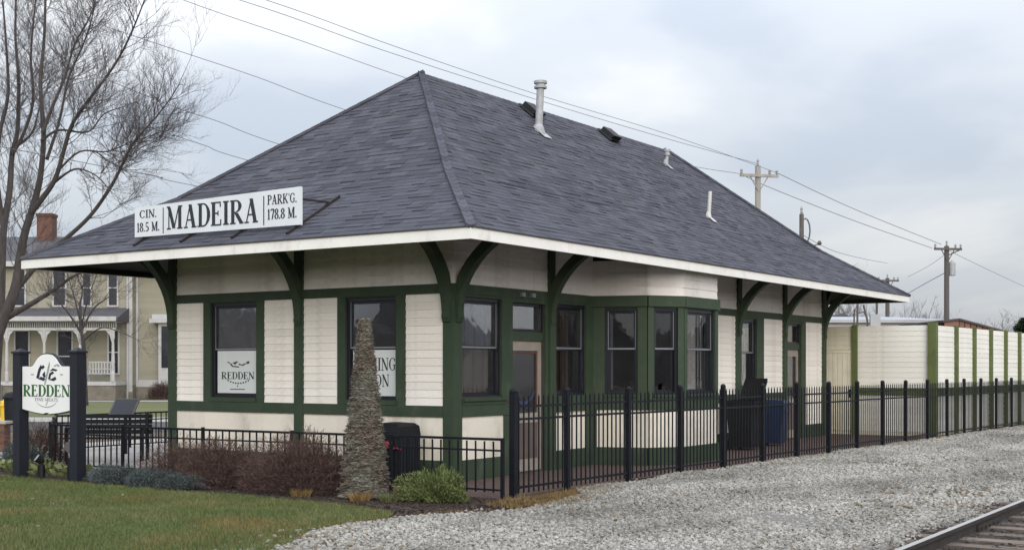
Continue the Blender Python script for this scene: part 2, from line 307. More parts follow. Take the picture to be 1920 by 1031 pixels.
# ------------------------------------------------------------------ serif lettering as flat geometry
def arc(cx, cy_, rx, ry, a0, a1, n=14):
    return [(cx+rx*math.cos(math.radians(a0+(a1-a0)*i/n)), cy_+ry*math.sin(math.radians(a0+(a1-a0)*i/n)), math.radians(a0+(a1-a0)*i/n)) for i in range(n+1)]
def glyph(ch, T=0.16, t=0.05):
    S = []
    def ln(x0, y0, x1, y1, wd): S.append(('l', x0, y0, x1, y1, wd))
    def sf(x, y, wd=0.30): ln(x-wd/2, y, x+wd/2, y, t)
    def bow(cx, cy_, rx, ry, a0, a1, n=14): S.append(('a', arc(cx, cy_, rx, ry, a0, a1, n)))
    b, u = t/2, 1-t/2
    if ch == 'I': ln(.18, t, .18, 1-t, T); sf(.18, b, .34); sf(.18, u, .34); return S, .38
    if ch == 'L': ln(.16, t, .16, 1-t, T); sf(.16, u, .32); ln(0, b, .58, b, t); ln(.56, t, .56, .25, t); return S, .62
    if ch in 'EF':
        ln(.16, t, .16, 1-t, T); ln(0, u, .6, u, t); ln(.16+T/2, .52, .46, .52, t); ln(.575, .78, .575, 1-t, t); ln(.44, .42, .44, .495, t); ln(.44, .545, .44, .62, t)
        if ch == 'E': ln(0, b, .63, b, t); ln(.605, t, .605, .25, t)
        else: sf(.16, b, .34)
        return S, .68
    if ch == 'D': ln(.17, t, .17, 1-t, T); ln(0, b, .36, b, t); ln(0, u, .36, u, t); bow(.36, .5, .33, .5-b, -90, 90, 18); return S, .78
    if ch in 'PRB':
        ln(.16, t, .16, 1-t, T); ln(0, u, .36, u, t); ln(.16+T/2, .48, .36, .48, t); bow(.36, .74, .23, .26-b, -90, 90)
        if ch == 'P': sf(.16, b, .34); return S, .66
        if ch == 'R': sf(.16, b, .34); ln(.36, .46, .66, t, T*.9); ln(.56, b, .8, b, t); return S, .80
        ln(0, b, .38, b, t); bow(.38, .25, .26, .25-b, -90, 90); return S, .70
    if ch == 'K': ln(.16, t, .16, 1-t, T); sf(.16, b, .34); sf(.16, u, .34); ln(.24, .42, .62, 1-t, t); ln(.36, .55, .68, t, T*.9); sf(.64, u, .22); sf(.70, b, .26); return S, .84
    if ch == 'M':
        ln(.13, t, .13, 1-t, t); ln(.84, t, .84, 1-t, T); sf(.13, b, .26); sf(.84, b, .34); ln(.15, 1-t, .46, .04, T*.95); ln(.76, 1-t, .475, .05, t); ln(0, u, .2, u, t); ln(.74, u, 1.0, u, t); return S, 1.04
    if ch == 'N':
        ln(.13, t, .13, 1-t, t); ln(.72, .02, .72, 1-t, t); sf(.13, b, .26); ln(0, u, .2, u, t); sf(.72, u, .26); ln(.15, 1-t, .69, .03, T*.95); return S, .87
    if ch == 'A':
        ln(.13, t, .40, 1.0, t); ln(.63, t, .40, 1.0, T); sf(.13, b, .26); sf(.65, b, .32); ln(.20, .34, .53, .34, t); return S, .82
    if ch in 'CG':
        bow(.40, .5, .34, .5-b, 42, 318, 26); ln(.655, .70, .655, .93, t)
        if ch == 'G': ln(.62, .08, .62, .42, T*.8); sf(.60, .445, .26)
        else: ln(.655, .12, .655, .24, t)
        return S, .78
    if ch == 'O': bow(.40, .5, .34, .5-b, 0, 360, 34); return S, .82
    if ch == 'S':
        bow(.30, .745, .20, .255-b, 20, 230, 16); bow(.30, .255, .22, .255-b, 50, -160, 16); ln(.17, .60, .44, .42, T*.8); return S, .60
    if ch == 'T': ln(.32, t, .32, 1-t, T); sf(.32, b, .34); ln(0, u, .64, u, t); ln(.025, .76, .025, 1-t, t); ln(.615, .76, .615, 1-t, t); return S, .68
    if ch == '1': ln(.2, t, .2, 1.0, T*.9); sf(.2, b, .34); ln(.06, .82, .17, .95, t); return S, .42
    if ch == '7': ln(.03, u-.02, .52, u-.02, t*1.8); ln(.50, .93, .22, 0, T*.8); ln(.04, .76, .04, .9, t); return S, .56
    if ch == '5': ln(.10, u-.02, .50, u-.02, t*1.8); ln(.12, .93, .12, .54, t); bow(.26, .30, .22, .30-b, 130, -140, 18); return S, .58
    if ch == '8': bow(.28, .75, .18, .25-b, 0, 360, 22); bow(.28, .26, .225, .26-b, 0, 360, 22); return S, .60
    if ch == '.': ln(.09, .0, .09, .15, .15); return S, .22
    if ch == "'": ln(.09, .74, .09, 1.0, .09); return S, .20
    return S, .35
def text_mb(mb, s, o, ex, ey, en, h, width=None, T=0.16, t=0.05, m=0, gap=0.06, depth=0.004):
    """serif text, left-bottom at o, ex/ey unit vectors, en the outward normal"""
    o = Vector(o); ex = Vector(ex); ey = Vector(ey); en = Vector(en)
    gl = [glyph(c, T, t) for c in s]
    nat = sum(g[1] for g in gl)+gap*(len(s)-1)
    xs = h if width is None else width/nat
    x = 0; k = 0
    for (S, adv) in gl:
        for q in S:
            k += 1; d = en*(depth+0.00015*(k % 9))
            if q[0] == 'l':
                _, x0, y0, x1, y1, wd = q
                dx, dy = x1-x0, y1-y0; L = math.hypot(dx, dy); nx, ny = -dy/L*wd/2, dx/L*wd/2
                if abs(dx) > .02 and abs(dy) > .3: nx, ny = wd/2*L/abs(dy)*-1 if abs(dy) > 0 else 0, 0.0
                poly = [(x0-nx, y0-ny), (x1-nx, y1-ny), (x1+nx, y1+ny), (x0+nx, y0+ny)]
                mb.prism([((x+a)*xs, b*h) for a, b in poly], o, ex, ey, d, m)
            else:
                A = []; B = []
                for (px, py, an) in q[1]:
                    wd = t+(T-t)*abs(math.cos(an))
                    A.append(o+ex*((x+px-math.cos(an)*wd/2)*xs)+ey*((py-math.sin(an)*t/2)*h))
                    B.append(o+ex*((x+px+math.cos(an)*wd/2)*xs)+ey*((py+math.sin(an)*t/2)*h))
                mb.strip(A, B, d, m)
        x += adv+gap
    return x*xs

def letters(parent, m, s_, o, ex, ey, en, h, width, T=0.16, t=0.05, gap=0.06, depth=0.004):
    nat = sum(glyph(c, T, t)[1] for c in s_)+gap*(len(s_)-1); xs = width/nat; x = 0.0
    for c in s_:
        adv = glyph(c, T, t)[1]
        if c != ' ': mb = MB(); text_mb(mb, c, Vector(o)+Vector(ex)*(x*xs), ex, ey, en, h, adv*xs, T, t, depth=depth); obj('letter', mb, m, parent)
        x += adv+gap

# ------------------------------------------------------------------ the setting: ground sheets
def sheet(name, poly, z, m, kind='structure', sub=None):
    mb = MB(); mb.add([(x, y, z) for x, y in poly], [tuple(range(len(poly)))]); return structure(name, mb, m, kind)
sheet('ground', [(-900, -900), (1200, -900), (1200, 1200), (-900, 1200)], -0.030, 'soil')
sheet('gravel_bed', [(-40, -14), (60, -14), (60, -3.95), (24, -3.0), (17, -2.72), (10, -2.46), (0.2, -2.14), (-0.6, -2.75), (-2.5, -3.1), (-3.9, -2.55), (-5.2, -2.25), (-5.9, -2.35), (-7.2, -3.2), (-40, -10)], -0.006, 'ballast_base')
sheet('track_bed', [(-14, -12.6), (62, -12.6), (62, -7.75), (-14, -7.75)], -0.004, 'track_dirt')
sheet('lawn', [(-30, -9), (-7.0, -3.0), (-5.75, -2.2), (-4.4, -2.2), (-3.85, -1.9), (-3.45, -0.6), (-3.38, 1.6), (-3.32, 4.0), (-3.25, 7.0), (-3.3, 14), (-30, 14)], -0.004, 'lawn_base')
sheet('planting_bed', [(-0.5, -2.8), (-2.5, -3.05), (-3.9, -2.5), (-4.3, -2.18), (-3.85, -1.9), (-3.45, -0.6), (-3.38, 1.6), (-3.32, 4.0), (-3.25, 7.0), (-3.3, 12), (-1.72, 12), (-1.72, -2.02), (-0.1, -2.1)], -0.002, 'mulch')
sheet('patio', [(-1.72, -2.02), (17.3, -2.66), (17.3, 0.45), (16.8, 0.45), (16.8, 0.3), (-0.1, 0.3), (-0.1, 6.3), (-1.72, 6.3)], 0.002, 'paver')
sheet('side_terrace', [(-1.72, 6.3), (20, 6.3), (20, 13.5), (-1.72, 13.5)], 0.006, 'concrete')
def camrect(px0, px1, d0, d1):   # a rectangle across the view, by its ends left/right (m) and near/far (m), along the camera's heading
    c = Vector((cam.location.x, cam.location.y)); f = Vector((0.8352, 0.5499)); r = Vector((0.5499, -0.8352))
    return [tuple(c+f*d+r*x) for x, d in ((px0, d0), (px1, d0), (px1, d1), (px0, d1))]
# wooded rise behind the viewpoint (seen only in the window glass)
def hills():
    mb = MB(); n = 150
    for i in range(n+1):
        a = math.radians(80+i*265/n); b = 7+2.2*math.sin(i*.9)+1.7*math.sin(i*2.3+1)+1.2*math.sin(i*5.1)
        for r_, z in ((95, -1), (104, b*.7), (118, b), (135, b*1.05), (190, -1)): mb.v.append((-16+r_*math.cos(a), -12+r_*math.sin(a), z))
    for i in range(n):
        for k in range(4): mb.f.append((i*5+k, (i+1)*5+k, (i+1)*5+k+1, i*5+k+1)); mb.mi.append(0)
    return mb
structure('hills', hills(), 'woods')
mb = MB(); n = 60
for i in range(n+1):
    a = math.radians(-20+i*105/n); b = 4.2+.8*math.sin(i*1.3)+.5*math.sin(i*3.1)
    for r_, z in ((290, -1), (300, b*.8), (330, b), (420, -1)): mb.v.append((-16+r_*math.cos(a), -12+r_*math.sin(a), z))
for i in range(n):
    for k in range(3): mb.f.append((i*4+k, (i+1)*4+k, (i+1)*4+k+1, i*4+k+1)); mb.mi.append(0)
structure('far_hills', mb, 'woods')
sheet('street', camrect(-60, -9, 36.5, 42.5), -0.018, 'asphalt')
sheet('pavement', camrect(-60, -8, 42.5, 46.5), 0.0, 'concrete')
sheet('house_lawn', camrect(-70, -4, 46.6, 68.0), -0.010, 'far_lawn')
sheet('garden_path', camrect(-70, -4, 68.0, 70.2), 0.0, 'concrete')
sheet('house_bed', camrect(-70, -4, 70.2, 90.0), -0.012, 'soil')

# ------------------------------------------------------------------ the railway depot
dep = root('depot_building', 'cream railway depot with dark green trim and a dark hipped shingle roof', 'railway depot')
W, LR = 6.481, 16.873
ZBT, ZBB, ZMT, ZMB, ZBASE = 3.125, 2.974, 1.194, 1.016, 0.33
def P2(p0, p1, s): return (p0[0]+(p1[0]-p0[0])*s, p0[1]+(p1[1]-p0[1])*s)
class Face:      # a wall face from p0 to p1 (seen from outside, p0 is at s=0), n outward
    def __init__(s, p0, p1, n):
        s.p0 = Vector(p0); s.L = (Vector(p1)-Vector(p0)).length; s.t = (Vector(p1)-Vector(p0)).normalized(); s.n = Vector(n).normalized()
    def pt(s, a, o, z): q = s.p0+s.t*a+s.n*o; return (q.x, q.y, z)
    def slab(s, mb, a0, a1, o0, o1, z0, z1, m=0):
        c = [s.pt(a0, o0, z0), s.pt(a1, o0, z0), s.pt(a1, o1, z0), s.pt(a0, o1, z0), s.pt(a0, o0, z1), s.pt(a1, o0, z1), s.pt(a1, o1, z1), s.pt(a0, o1, z1)]
        flip = (s.t.x*s.n.y-s.t.y*s.n.x) < 0
        if flip: c = [c[1], c[0], c[3], c[2], c[5], c[4], c[7], c[6]]
        mb.hexa(c, m)
    def wedge(s, mb, a0, a1, z0, z1, lo, hi, m=0):     # a clapboard: thicker at its foot
        c = [s.pt(a0, 0.001, z0), s.pt(a1, 0.001, z0), s.pt(a1, lo, z0), s.pt(a0, lo, z0), s.pt(a0, 0.001, z1), s.pt(a1, 0.001, z1), s.pt(a1, hi, z1), s.pt(a0, hi, z1)]
        flip = (s.t.x*s.n.y-s.t.y*s.n.x) < 0
        if flip: c = [c[1], c[0], c[3], c[2], c[5], c[4], c[7], c[6]]
        mb.hexa(c, m)
    def mat4(s, a, o, z):
        q = s.p0+s.t*a+s.n*o
        return Matrix(((s.t.x, -s.n.x, 0, q.x), (s.t.y, -s.n.y, 0, q.y), (0, 0, 1, z), (0, 0, 0, 1)))
def siding(face, a0, a1, z0, z1, parent, m='white_paint', expo=0.127, name='siding_board', proud=0.019):
    n = max(1, round((z1-z0)/expo)); h = (z1-z0)/n
    f0 = Face((face.p0.x, face.p0.y), (face.p0.x+face.t.x, face.p0.y+face.t.y), (face.n.x, face.n.y))
    mb = MB(); f0.wedge(mb, a0, a1, 0.0, h+0.008, proud, 0.006)
    me = mb.mesh(name, m)
    for i in range(n):
        o = link(name, me, parent, mw=None)
        o.matrix_basis = Matrix.Translation((face.n.x*rnd.uniform(-.0012, .0012), face.n.y*rnd.uniform(-.0012, .0012), z0+i*h))
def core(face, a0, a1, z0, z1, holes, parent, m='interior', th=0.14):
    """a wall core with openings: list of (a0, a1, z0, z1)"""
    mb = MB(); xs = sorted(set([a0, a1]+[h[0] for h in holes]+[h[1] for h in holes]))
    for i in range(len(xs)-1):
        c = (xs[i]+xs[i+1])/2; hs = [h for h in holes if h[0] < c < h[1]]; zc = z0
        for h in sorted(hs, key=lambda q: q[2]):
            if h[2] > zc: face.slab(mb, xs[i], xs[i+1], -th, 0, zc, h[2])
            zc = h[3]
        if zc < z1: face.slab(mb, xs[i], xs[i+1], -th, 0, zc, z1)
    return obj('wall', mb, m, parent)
def trim(face, a0, a1, z0, z1, name, parent=None, o=0.036, m='green_paint', o0=0.0):
    mb = MB(); face.slab(mb, a0, a1, o0, o, z0, z1); return obj(name, mb, m, parent or dep)
def window(face, a0, a1, z0, z1, zm, parent, lower=None, upper=None, storm=True, lighttrim='aluminium', depth=0.085):
    """double hung window in an opening: black frame, two sashes with panes, thin pale storm frame"""
    mb = MB(); fr = 0.045
    for (p, q, r, s_) in ((a0, a0+fr, z0, z1), (a1-fr, a1, z0, z1), (a0+fr, a1-fr, z1-fr*1.3, z1), (a0+fr, a1-fr, z0, z0+fr)):
        face.slab(mb, p, q, -depth-0.05, -0.012, r, s_)
    win = obj('window', mb, 'sash_black', parent)
    b0, b1 = a0+fr, a1-fr; sw = 0.045
    for (za, zb, off) in ((zm-0.02, z1-fr*1.3, -0.055), (z0+fr, zm+0.02, -0.090)):
        mb = MB()
        for (p, q, r, s_) in ((b0, b0+sw, za, zb), (b1-sw, b1, za, zb), (b0+sw, b1-sw, zb-sw, zb), (b0+sw, b1-sw, za, za+sw)):
            face.slab(mb, p, q, off-0.03, off, r, s_)
        obj('sash', mb, 'sash_black', win)
        mb = MB(); face.slab(mb, b0+sw, b1-sw, off-0.018, off-0.014, za+sw, zb-sw); obj('pane', mb, 'glass', win)
    if storm:
        mb = MB(); off = -0.052; k = 0.018
        za, zb = zm-0.02, z1-fr*1.3
        for (p, q, r, s_) in ((b0+.004, b0+k, za+.02, zb), (b1-k, b1-.004, za, zb), (b0, b1, zm-0.016, zm+0.012)):
            face.slab(mb, p, q, off, off+0.012, r, s_)
        obj('storm_frame', mb, lighttrim, win)
    for (r, nm, m) in ((lower, 'blind', 'blind'), (upper, 'curtain_and_reflection', 'curtain_and_reflection')):
        if r:
            mb = MB(); kx = 7; 
            for i in range(kx):
                x0 = b0+(b1-b0)*(r[0]+(r[1]-r[0])*i/kx); x1 = b0+(b1-b0)*(r[0]+(r[1]-r[0])*(i+1)/kx); of = -0.16-0.02*(i % 2)
                face.slab(mb, x0, x1, of-0.004, of, z0+(z1-z0)*r[2], z0+(z1-z0)*r[3])
            obj(nm, mb, m, win)
    return win
EF = Face((0, W), (0, 0), (-1, 0))          # end face: s = W - v
FF = Face((0, 0), (LR, 0), (0, -1))         # track face: s = u
BF = Face((LR, W), (0, W), (0, 1)); RF = Face((LR, 0), (LR, W), (1, 0))
def ev(v): return W-v
# wall cores with their openings
ew = [(ev(5.375), ev(4.236), 1.27, 2.955), (ev(2.19), ev(1.116), 1.27, 2.955)]
core(EF, 0.14, W-0.14, 0, 4.55, ew, dep)
fw = [(0.205, 1.33, 1.33, 2.93), (1.66, 2.70, 0.03, 2.90), (3.06, 4.12, 1.30, 2.93), (4.55, 7.65, 0, 3.0), (11.26, 12.17, 1.30, 2.93), (14.08, 15.08, 0.03, 2.90)]
core(FF, 0, LR, 0, 4.55, fw, dep)
core(BF, 0, LR, 0, 4.55, [], dep); core(RF, 0.14, W-0.14, 0, 4.55, [], dep)
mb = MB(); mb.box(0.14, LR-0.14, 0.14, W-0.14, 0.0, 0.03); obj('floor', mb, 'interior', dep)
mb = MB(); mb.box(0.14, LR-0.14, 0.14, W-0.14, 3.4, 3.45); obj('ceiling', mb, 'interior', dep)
for x_ in (4.4, 9.0): mb = MB(); mb.box(x_, x_+.1, 0.15, W-0.15, 0.03, 3.4); obj('partition', mb, 'interior', dep)
# ---- end face (faces the lawn)
trim(EF, 0.0, ev(6.265), 0.0, ZBT+1.35, 'corner_post'); trim(EF, ev(3.328), ev(3.132), 0.0, ZBT+1.35, 'post', o=0.052)
trim(EF, ev(0.172), ev(-0.038), 0.0, ZBB, 'corner_post', o=0.038)
trim(EF, ev(6.265), ev(3.328), ZBB, ZBT, 'belt_board', o=0.046); trim(EF, ev(3.132), ev(0.0)+.046, ZBB, ZBT, 'belt_board', o=0.046)
trim(EF, ev(6.265), ev(3.328), ZMB, ZMT, 'rail_board', o=0.046); trim(EF, ev(3.132), ev(0.172), ZMB, ZMT, 'rail_board', o=0.046)
trim(EF, ev(6.265), ev(3.328), 0, ZBASE, 'base_board', o=0.046); trim(EF, ev(3.132), ev(0.172), 0, ZBASE, 'base_board', o=0.046)
for a, b in ((5.553, 5.375), (4.236, 4.056), (2.366, 2.19), (1.116, 0.93)): trim(EF, ev(a), ev(b), ZMT, ZBB, 'casing')
for a, b in ((5.375, 4.236), (2.19, 1.116)):
    trim(EF, ev(a), ev(b), ZMT, 1.27, 'window_sill', o=0.06); trim(EF, ev(a), ev(b), 2.955, ZBB, 'casing', o=0.03)
for a, b in ((6.265, 5.553), (4.056, 3.328), (3.132, 2.366), (0.93, 0.172)): siding(EF, ev(a), ev(b), ZMT, ZBB, dep)
for a, b in ((6.265, 3.328), (3.132, -0.024)):
    siding(EF, ev(a), ev(b), ZBT, 4.45, dep, 'soffit_white', 0.16)
    n = 4
    for i in range(n):
        x0 = ev(a)+(a-b if b > .2 else a-0.172)*i/n; x1 = ev(a)+(a-b if b > .2 else a-0.172)*(i+1)/n
        trim(EF, x0, x1-0.004, ZBASE, ZMB, 'lower_panel', o=0.012+0.004*(i % 2), m='cream_panel')
window(EF, ev(5.375), ev(4.236), 1.27, 2.955, 2.13, dep, upper=None)
window(EF, ev(2.19), ev(1.116), 1.27, 2.955, 2.13, dep)
# ---- track face
trim(FF, 0.0, 0.20, 0.0, ZBB, 'corner_post', o=0.036)
for a, b in ((0.046*-1, 2.80), (2.98, 4.40), (7.80, 11.02), (11.22, 13.84), (14.04, 16.63)): trim(FF, a if a > 0 else 0.0, b, ZBB, ZBT, 'belt_board', o=0.046)
trim(FF, 0.20, 1.62, ZMB, 1.20, 'rail_board', o=0.046); trim(FF, 0.20, 1.62, 0, ZBASE, 'base_board', o=0.046)
trim(FF, 0.20, 1.40, ZBASE, ZMB, 'lower_panel', o=0.012, m='cream_panel'); trim(FF, 1.40, 1.62, ZBASE, ZMB, 'casing', o=0.03)
mb = MB()
FF.slab(mb, 0.20, 1.45, 0.0, 0.095, 1.262, 1.31); FF.slab(mb, 0.20, 1.42, 0.0, 0.06, 1.202, 1.262); obj('window_sill', mb, 'green_paint', dep)
trim(FF, 1.33, 1.66, 1.31, ZBB, 'casing'); trim(FF, 0.20, 1.33, 2.93, ZBB, 'casing', o=0.03)
trim(FF, 1.62, 1.66, 0, 1.2, 'casing', o=0.04); trim(FF, 1.66, 2.70, 2.90, ZBB, 'casing', o=0.03)
trim(FF, 2.70, 2.80, 0, ZBB, 'casing', o=0.036); trim(FF, 2.80, 2.98, 0, 4.4, 'post', o=0.07); trim(FF, 2.98, 3.06, 0, ZBB, 'casing', o=0.036)
trim(FF, 3.06, 4.12, 2.93, ZBB, 'casing', o=0.03); trim(FF, 4.12, 4.40, 0, ZBB, 'casing', o=0.036)
trim(FF, 3.06, 4.12, ZMB, 1.30, 'window_sill', o=0.06); trim(FF, 3.06, 4.12, 0, ZBASE, 'base_board', o=0.046); trim(FF, 3.06, 4.12, ZBASE, ZMB, 'lower_panel', o=0.012, m='cream_panel')
window(FF, 0.205, 1.33, 1.31, 2.93, 2.13, dep, lower=(0.0, 0.93, 0.0, 0.50), upper=(0.0, 1.0, 0.505, 1.0))  # grey upper sheet is a painted stand-in for the branch reflection on the glass
window(FF, 3.06, 4.12, 1.30, 2.93, 2.15, dep, lower=(0.0, 0.72, 0.0, 1.0), upper=(0.0, 0.22, 0.5, 1.0))
def door(face, a0, a1, z0, ztop, ztr, parent, decal=True, frame='door_beige'):
    tr_ = MB(); f = 0.05; zt = ztop+0.15
    for (p, q, r, s_) in ((a0, a0+f, zt, ztr), (a1-f, a1, zt, ztr), (a0+f, a1-f, ztr-f, ztr), (a0+f, a1-f, zt, zt+f)): face.slab(tr_, p, q, -0.12, -0.03, r, s_)
    t_ = obj('transom', tr_, 'sash_black', parent)
    mb = MB(); face.slab(mb, a0+f, a1-f, -0.09, -0.085, zt+f, ztr-f); obj('pane', mb, 'glass', t_)
    mb = MB(); face.slab(mb, a0, a1, -0.13, -0.01, ztop, zt); obj('transom_bar', mb, 'green_paint', parent)
    mb = MB(); st = 0.10
    for (p, q, r, s_) in ((a0, a0+st, z0, ztop), (a1-st, a1, z0, ztop), (a0+st, a1-st, ztop-0.17, ztop), (a0+st, a1-st, 0.85, 1.02), (a0+st, a1-st, z0, z0+0.2)): face.slab(mb, p, q, -0.11, -0.055, r, s_)
    d = obj('door', mb, frame, parent)
    mb = MB(); face.slab(mb, a0+st, a1-st, -0.10, -0.075, z0+0.2, 0.85); obj('door_panel', mb, 'door_maroon', d)
    mb = MB(); face.slab(mb, a0+st, a1-st, -0.085, -0.08, 1.02, ztop-0.17); obj('pane', mb, 'door_glass', d)
    mb = MB(); face.slab(mb, a0+st, a1-st, -0.125, -0.121, 1.02, ztop-0.17); obj('reflection_sheet', mb, 'door_reflection', d)  # grey sheet behind the pane, its colour standing in for reflected light
    mb = MB(); face.slab(mb, a0+0.035, a0+0.065, -0.055, -0.012, 0.98, 1.12); face.slab(mb, a0+0.035, a0+0.065, -0.03, -0.012, 0.95, 1.15); obj('handle', mb, 'aluminium', d)
    if decal:
        mb = MB(); k = 0.032
        face.slab(mb, a0+st+.02, a1-st-.015, -0.079, -0.076, ztop-0.215, ztop-0.19); face.slab(mb, a1-st-.05, a1-st-.015, -0.079, -0.076, 1.10, ztop-0.215)
        obj('tape_border', mb, 'red_tape', d)
        mb = MB(); cx = (a0+a1)/2; A = []; B = []
        for i in range(15):
            an = math.radians(200+i*10.2); A.append(face.pt(cx-.02+0.36*math.cos(an), -0.079, 1.52+0.30*math.sin(an))); B.append(face.pt(cx-.02+0.37*math.cos(an), -0.079, 1.50+0.335*math.sin(an)))
        mb.strip(A, B, face.n.to_3d()*0.003); 
        for i in range(5): face.slab(mb, cx-.2+i*.085, cx-.2+i*.085+.055, -0.079, -0.076, 1.10-.006*abs(i-2), 1.15-.006*abs(i-2))
        obj('decal', mb, 'blue_decal', d)
    return d
door(FF, 1.66, 2.70, 0.03, 2.26, 2.90, dep)
siding(FF, 0.0, 2.80, ZBT, 4.45, dep, 'soffit_white', 0.16); siding(FF, 2.98, 4.40, ZBT, 4.45, dep, 'soffit_white', 0.16)
# rear part of the track face
siding(FF, 7.80, 10.95, ZMT, ZBB, dep); trim(FF, 7.80, 10.95, ZBASE, ZMB, 'lower_panel', o=0.012, m='cream_panel')
trim(FF, 7.80, 10.95, ZMB, ZMT, 'rail_board', o=0.046); trim(FF, 7.80, 10.95, 0, ZBASE, 'base_board', o=0.046)
trim(FF, 10.95, 11.26, 0, ZBB, 'casing', o=0.036); trim(FF, 11.02, 11.22, ZBB, 4.4, 'post', o=0.07)
trim(FF, 12.17, 12.60, 0, ZBB, 'casing', o=0.036); trim(FF, 11.26, 12.17, 0, 1.30, 'rail_board', o=0.046); trim(FF, 11.26, 12.17, 2.93, ZBB, 'casing', o=0.03)
window(FF, 11.26, 12.17, 1.30, 2.93, 2.15, dep, upper=(0.0, 0.75, 0.0, 1.0))
siding(FF, 12.60, 13.83, ZMT, ZBB, dep); trim(FF, 12.60, 13.83, ZBASE, ZMB, 'lower_panel', o=0.012, m='cream_panel'); trim(FF, 12.60, 13.83, ZMB, ZMT, 'rail_board', o=0.046); trim(FF, 12.60, 13.83, 0, ZBASE, 'base_board', o=0.046)
trim(FF, 13.84, 14.04, 0, 4.4, 'post', o=0.07); trim(FF, 14.04, 14.08, 0, ZBB, 'casing', o=0.03); trim(FF, 15.08, 15.40, 0, ZBB, 'casing', o=0.036); trim(FF, 14.08, 15.08, 2.90, ZBB, 'casing', o=0.03)
door(FF, 14.08, 15.08, 0.03, 2.25, 2.90, dep, decal=False)
siding(FF, 15.40, 16.63, 0.33, ZBB, dep); trim(FF, 15.40, 16.63, 0, ZBASE, 'base_board', o=0.046); trim(FF, 16.63, LR, 0, 4.4, 'corner_post', o=0.06)
for a, b in ((7.80, 11.02), (11.22, 13.84), (14.04, 16.63)): siding(FF, a, b, ZBT, 4.45, dep, 'soffit_white', 0.16)
# small porch lamp and wall tags on the belt by the door
mb = MB()
for a in (1.86, 2.18): FF.slab(mb, a, a+0.10, 0.046, 0.10, 3.00, 3.07)
obj('belt_lamp', mb, 'aluminium', dep)
# ---- the bay window
bayp = [(4.40, 0.0), (4.72, -0.98), (5.35, -1.40), (6.85, -1.40), (7.48, -0.98), (7.80, 0.0)]
bay = MB(); top = 3.76
for i in range(5):
    p0, p1 = bayp[i], bayp[i+1]; d = Vector(p1)-Vector(p0); n = Vector((d.y, -d.x)); f = Face(p0, p1, n); L = f.L
    post = 0.125 if i else 0.17; ra = 0.24 if i == 0 else post; rb = post
    core(f, 0, L, 0, top, [(ra, L-rb, 1.30, 2.90)], dep, th=0.10)
    trim(f, -0.012, L+0.012, ZBB-0.05, ZBT, 'belt_board', o=0.075); trim(f, -0.006, L+0.006, 0, ZBASE, 'base_board', o=0.05)
    trim(f, 0, ra, ZMB, ZBB-0.05, 'post', o=0.032); trim(f, L-rb, L, ZMB, ZBB-0.05, 'post', o=0.032)
    trim(f, ra, L-rb, ZMB, 1.26, 'rail_board', o=0.030); trim(f, ra, L-rb, 1.26, 1.30, 'window_sill', o=0.07); trim(f, ra, L-rb, 2.90, ZBB-0.05, 'casing', o=0.02)
    trim(f, 0.0 if i else 0.09, L, ZBASE, ZMB, 'lower_panel', o=0.014, m='cream_panel')
    if i < 4: window(f, ra, L-rb, 1.30, 2.90, 2.15, dep, upper=((0.0, 0.14, 0.0, 1.0) if i == 0 else (0.62, 1.0, 0.0, 1.0) if i == 2 else None))  # side window's narrow strip paints in grey highlight streaks; the front one is cloth
    siding(f, -0.004, L+0.004, ZBT, ZBT+0.64, dep, 'soffit_white', 0.16)
mb = MB(); mb.add([(x, y, 3.35) for x, y in bayp], [(0, 1, 2, 3, 4, 5)]); mb.add([(x, y, 0.02) for x, y in bayp], [(0, 1, 2, 3, 4, 5)]); obj('bay_ceiling', mb, 'interior', dep)

# ---- roof: flared hip
E0 = [(-1.93, -1.704), (LR+1.93, -1.704), (LR+1.93, W+1.704), (-1.93, W+1.704)]
RS = (3.42, 3.2405); RE = (13.917, 3.2405); ZE, ZK, ZR = 3.744, 4.91, 7.487; SK = 0.376
def hipk(e, r): return (e[0]+(r[0]-e[0])*SK, e[1]+(r[1]-e[1])*SK)
K0 = [hipk(E0[0], RS), hipk(E0[1], RE), hipk(E0[2], RE), hipk(E0[3], RS)]
V = [(x, y, ZE) for x, y in E0]+[(x, y, ZK) for x, y in K0]+[RS+(ZR,), RE+(ZR,)]
FCS = [(0, 1, 5, 4), (1, 2, 6, 5), (2, 3, 7, 6), (3, 0, 4, 7), (4, 5, 9, 8), (5, 6, 9), (6, 7, 8, 9), (7, 4, 8)]
mb = MB(); mb.add([(x, y, z-0.012) for x, y, z in V], FCS); mb.add([(x, y, z-0.11) for x, y, z in V], [tuple(reversed(f)) for f in FCS]); roof = obj('roof', mb, ['roof_deck'], dep)
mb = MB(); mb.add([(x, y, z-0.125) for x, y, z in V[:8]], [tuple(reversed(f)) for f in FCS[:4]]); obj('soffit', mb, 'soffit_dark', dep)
# fascia boards
for i in range(4):
    a = Vector(E0[i]); b = Vector(E0[(i+1) % 4]); f = Face(a, b, ((b-a).y, -(b-a).x))
    mb = MB(); q_ = 0.0 if i % 2 else 0.045; f.slab(mb, q_, f.L-q_, -0.045, 0.0, ZE-0.172, ZE-0.012); obj('fascia', mb, 'fascia_white', dep)
    mb = MB(); f.slab(mb, 0.05, f.L-0.05, -0.10, -0.048, ZE-0.165, ZE-0.06); obj('sub_fascia', mb, 'dark_green', dep)
    mb = MB(); f.slab(mb, -0.02, f.L+0.02, -0.04, 0.022, ZE-0.013, ZE+0.006); obj('drip_edge', mb, 'roof_deck', dep)
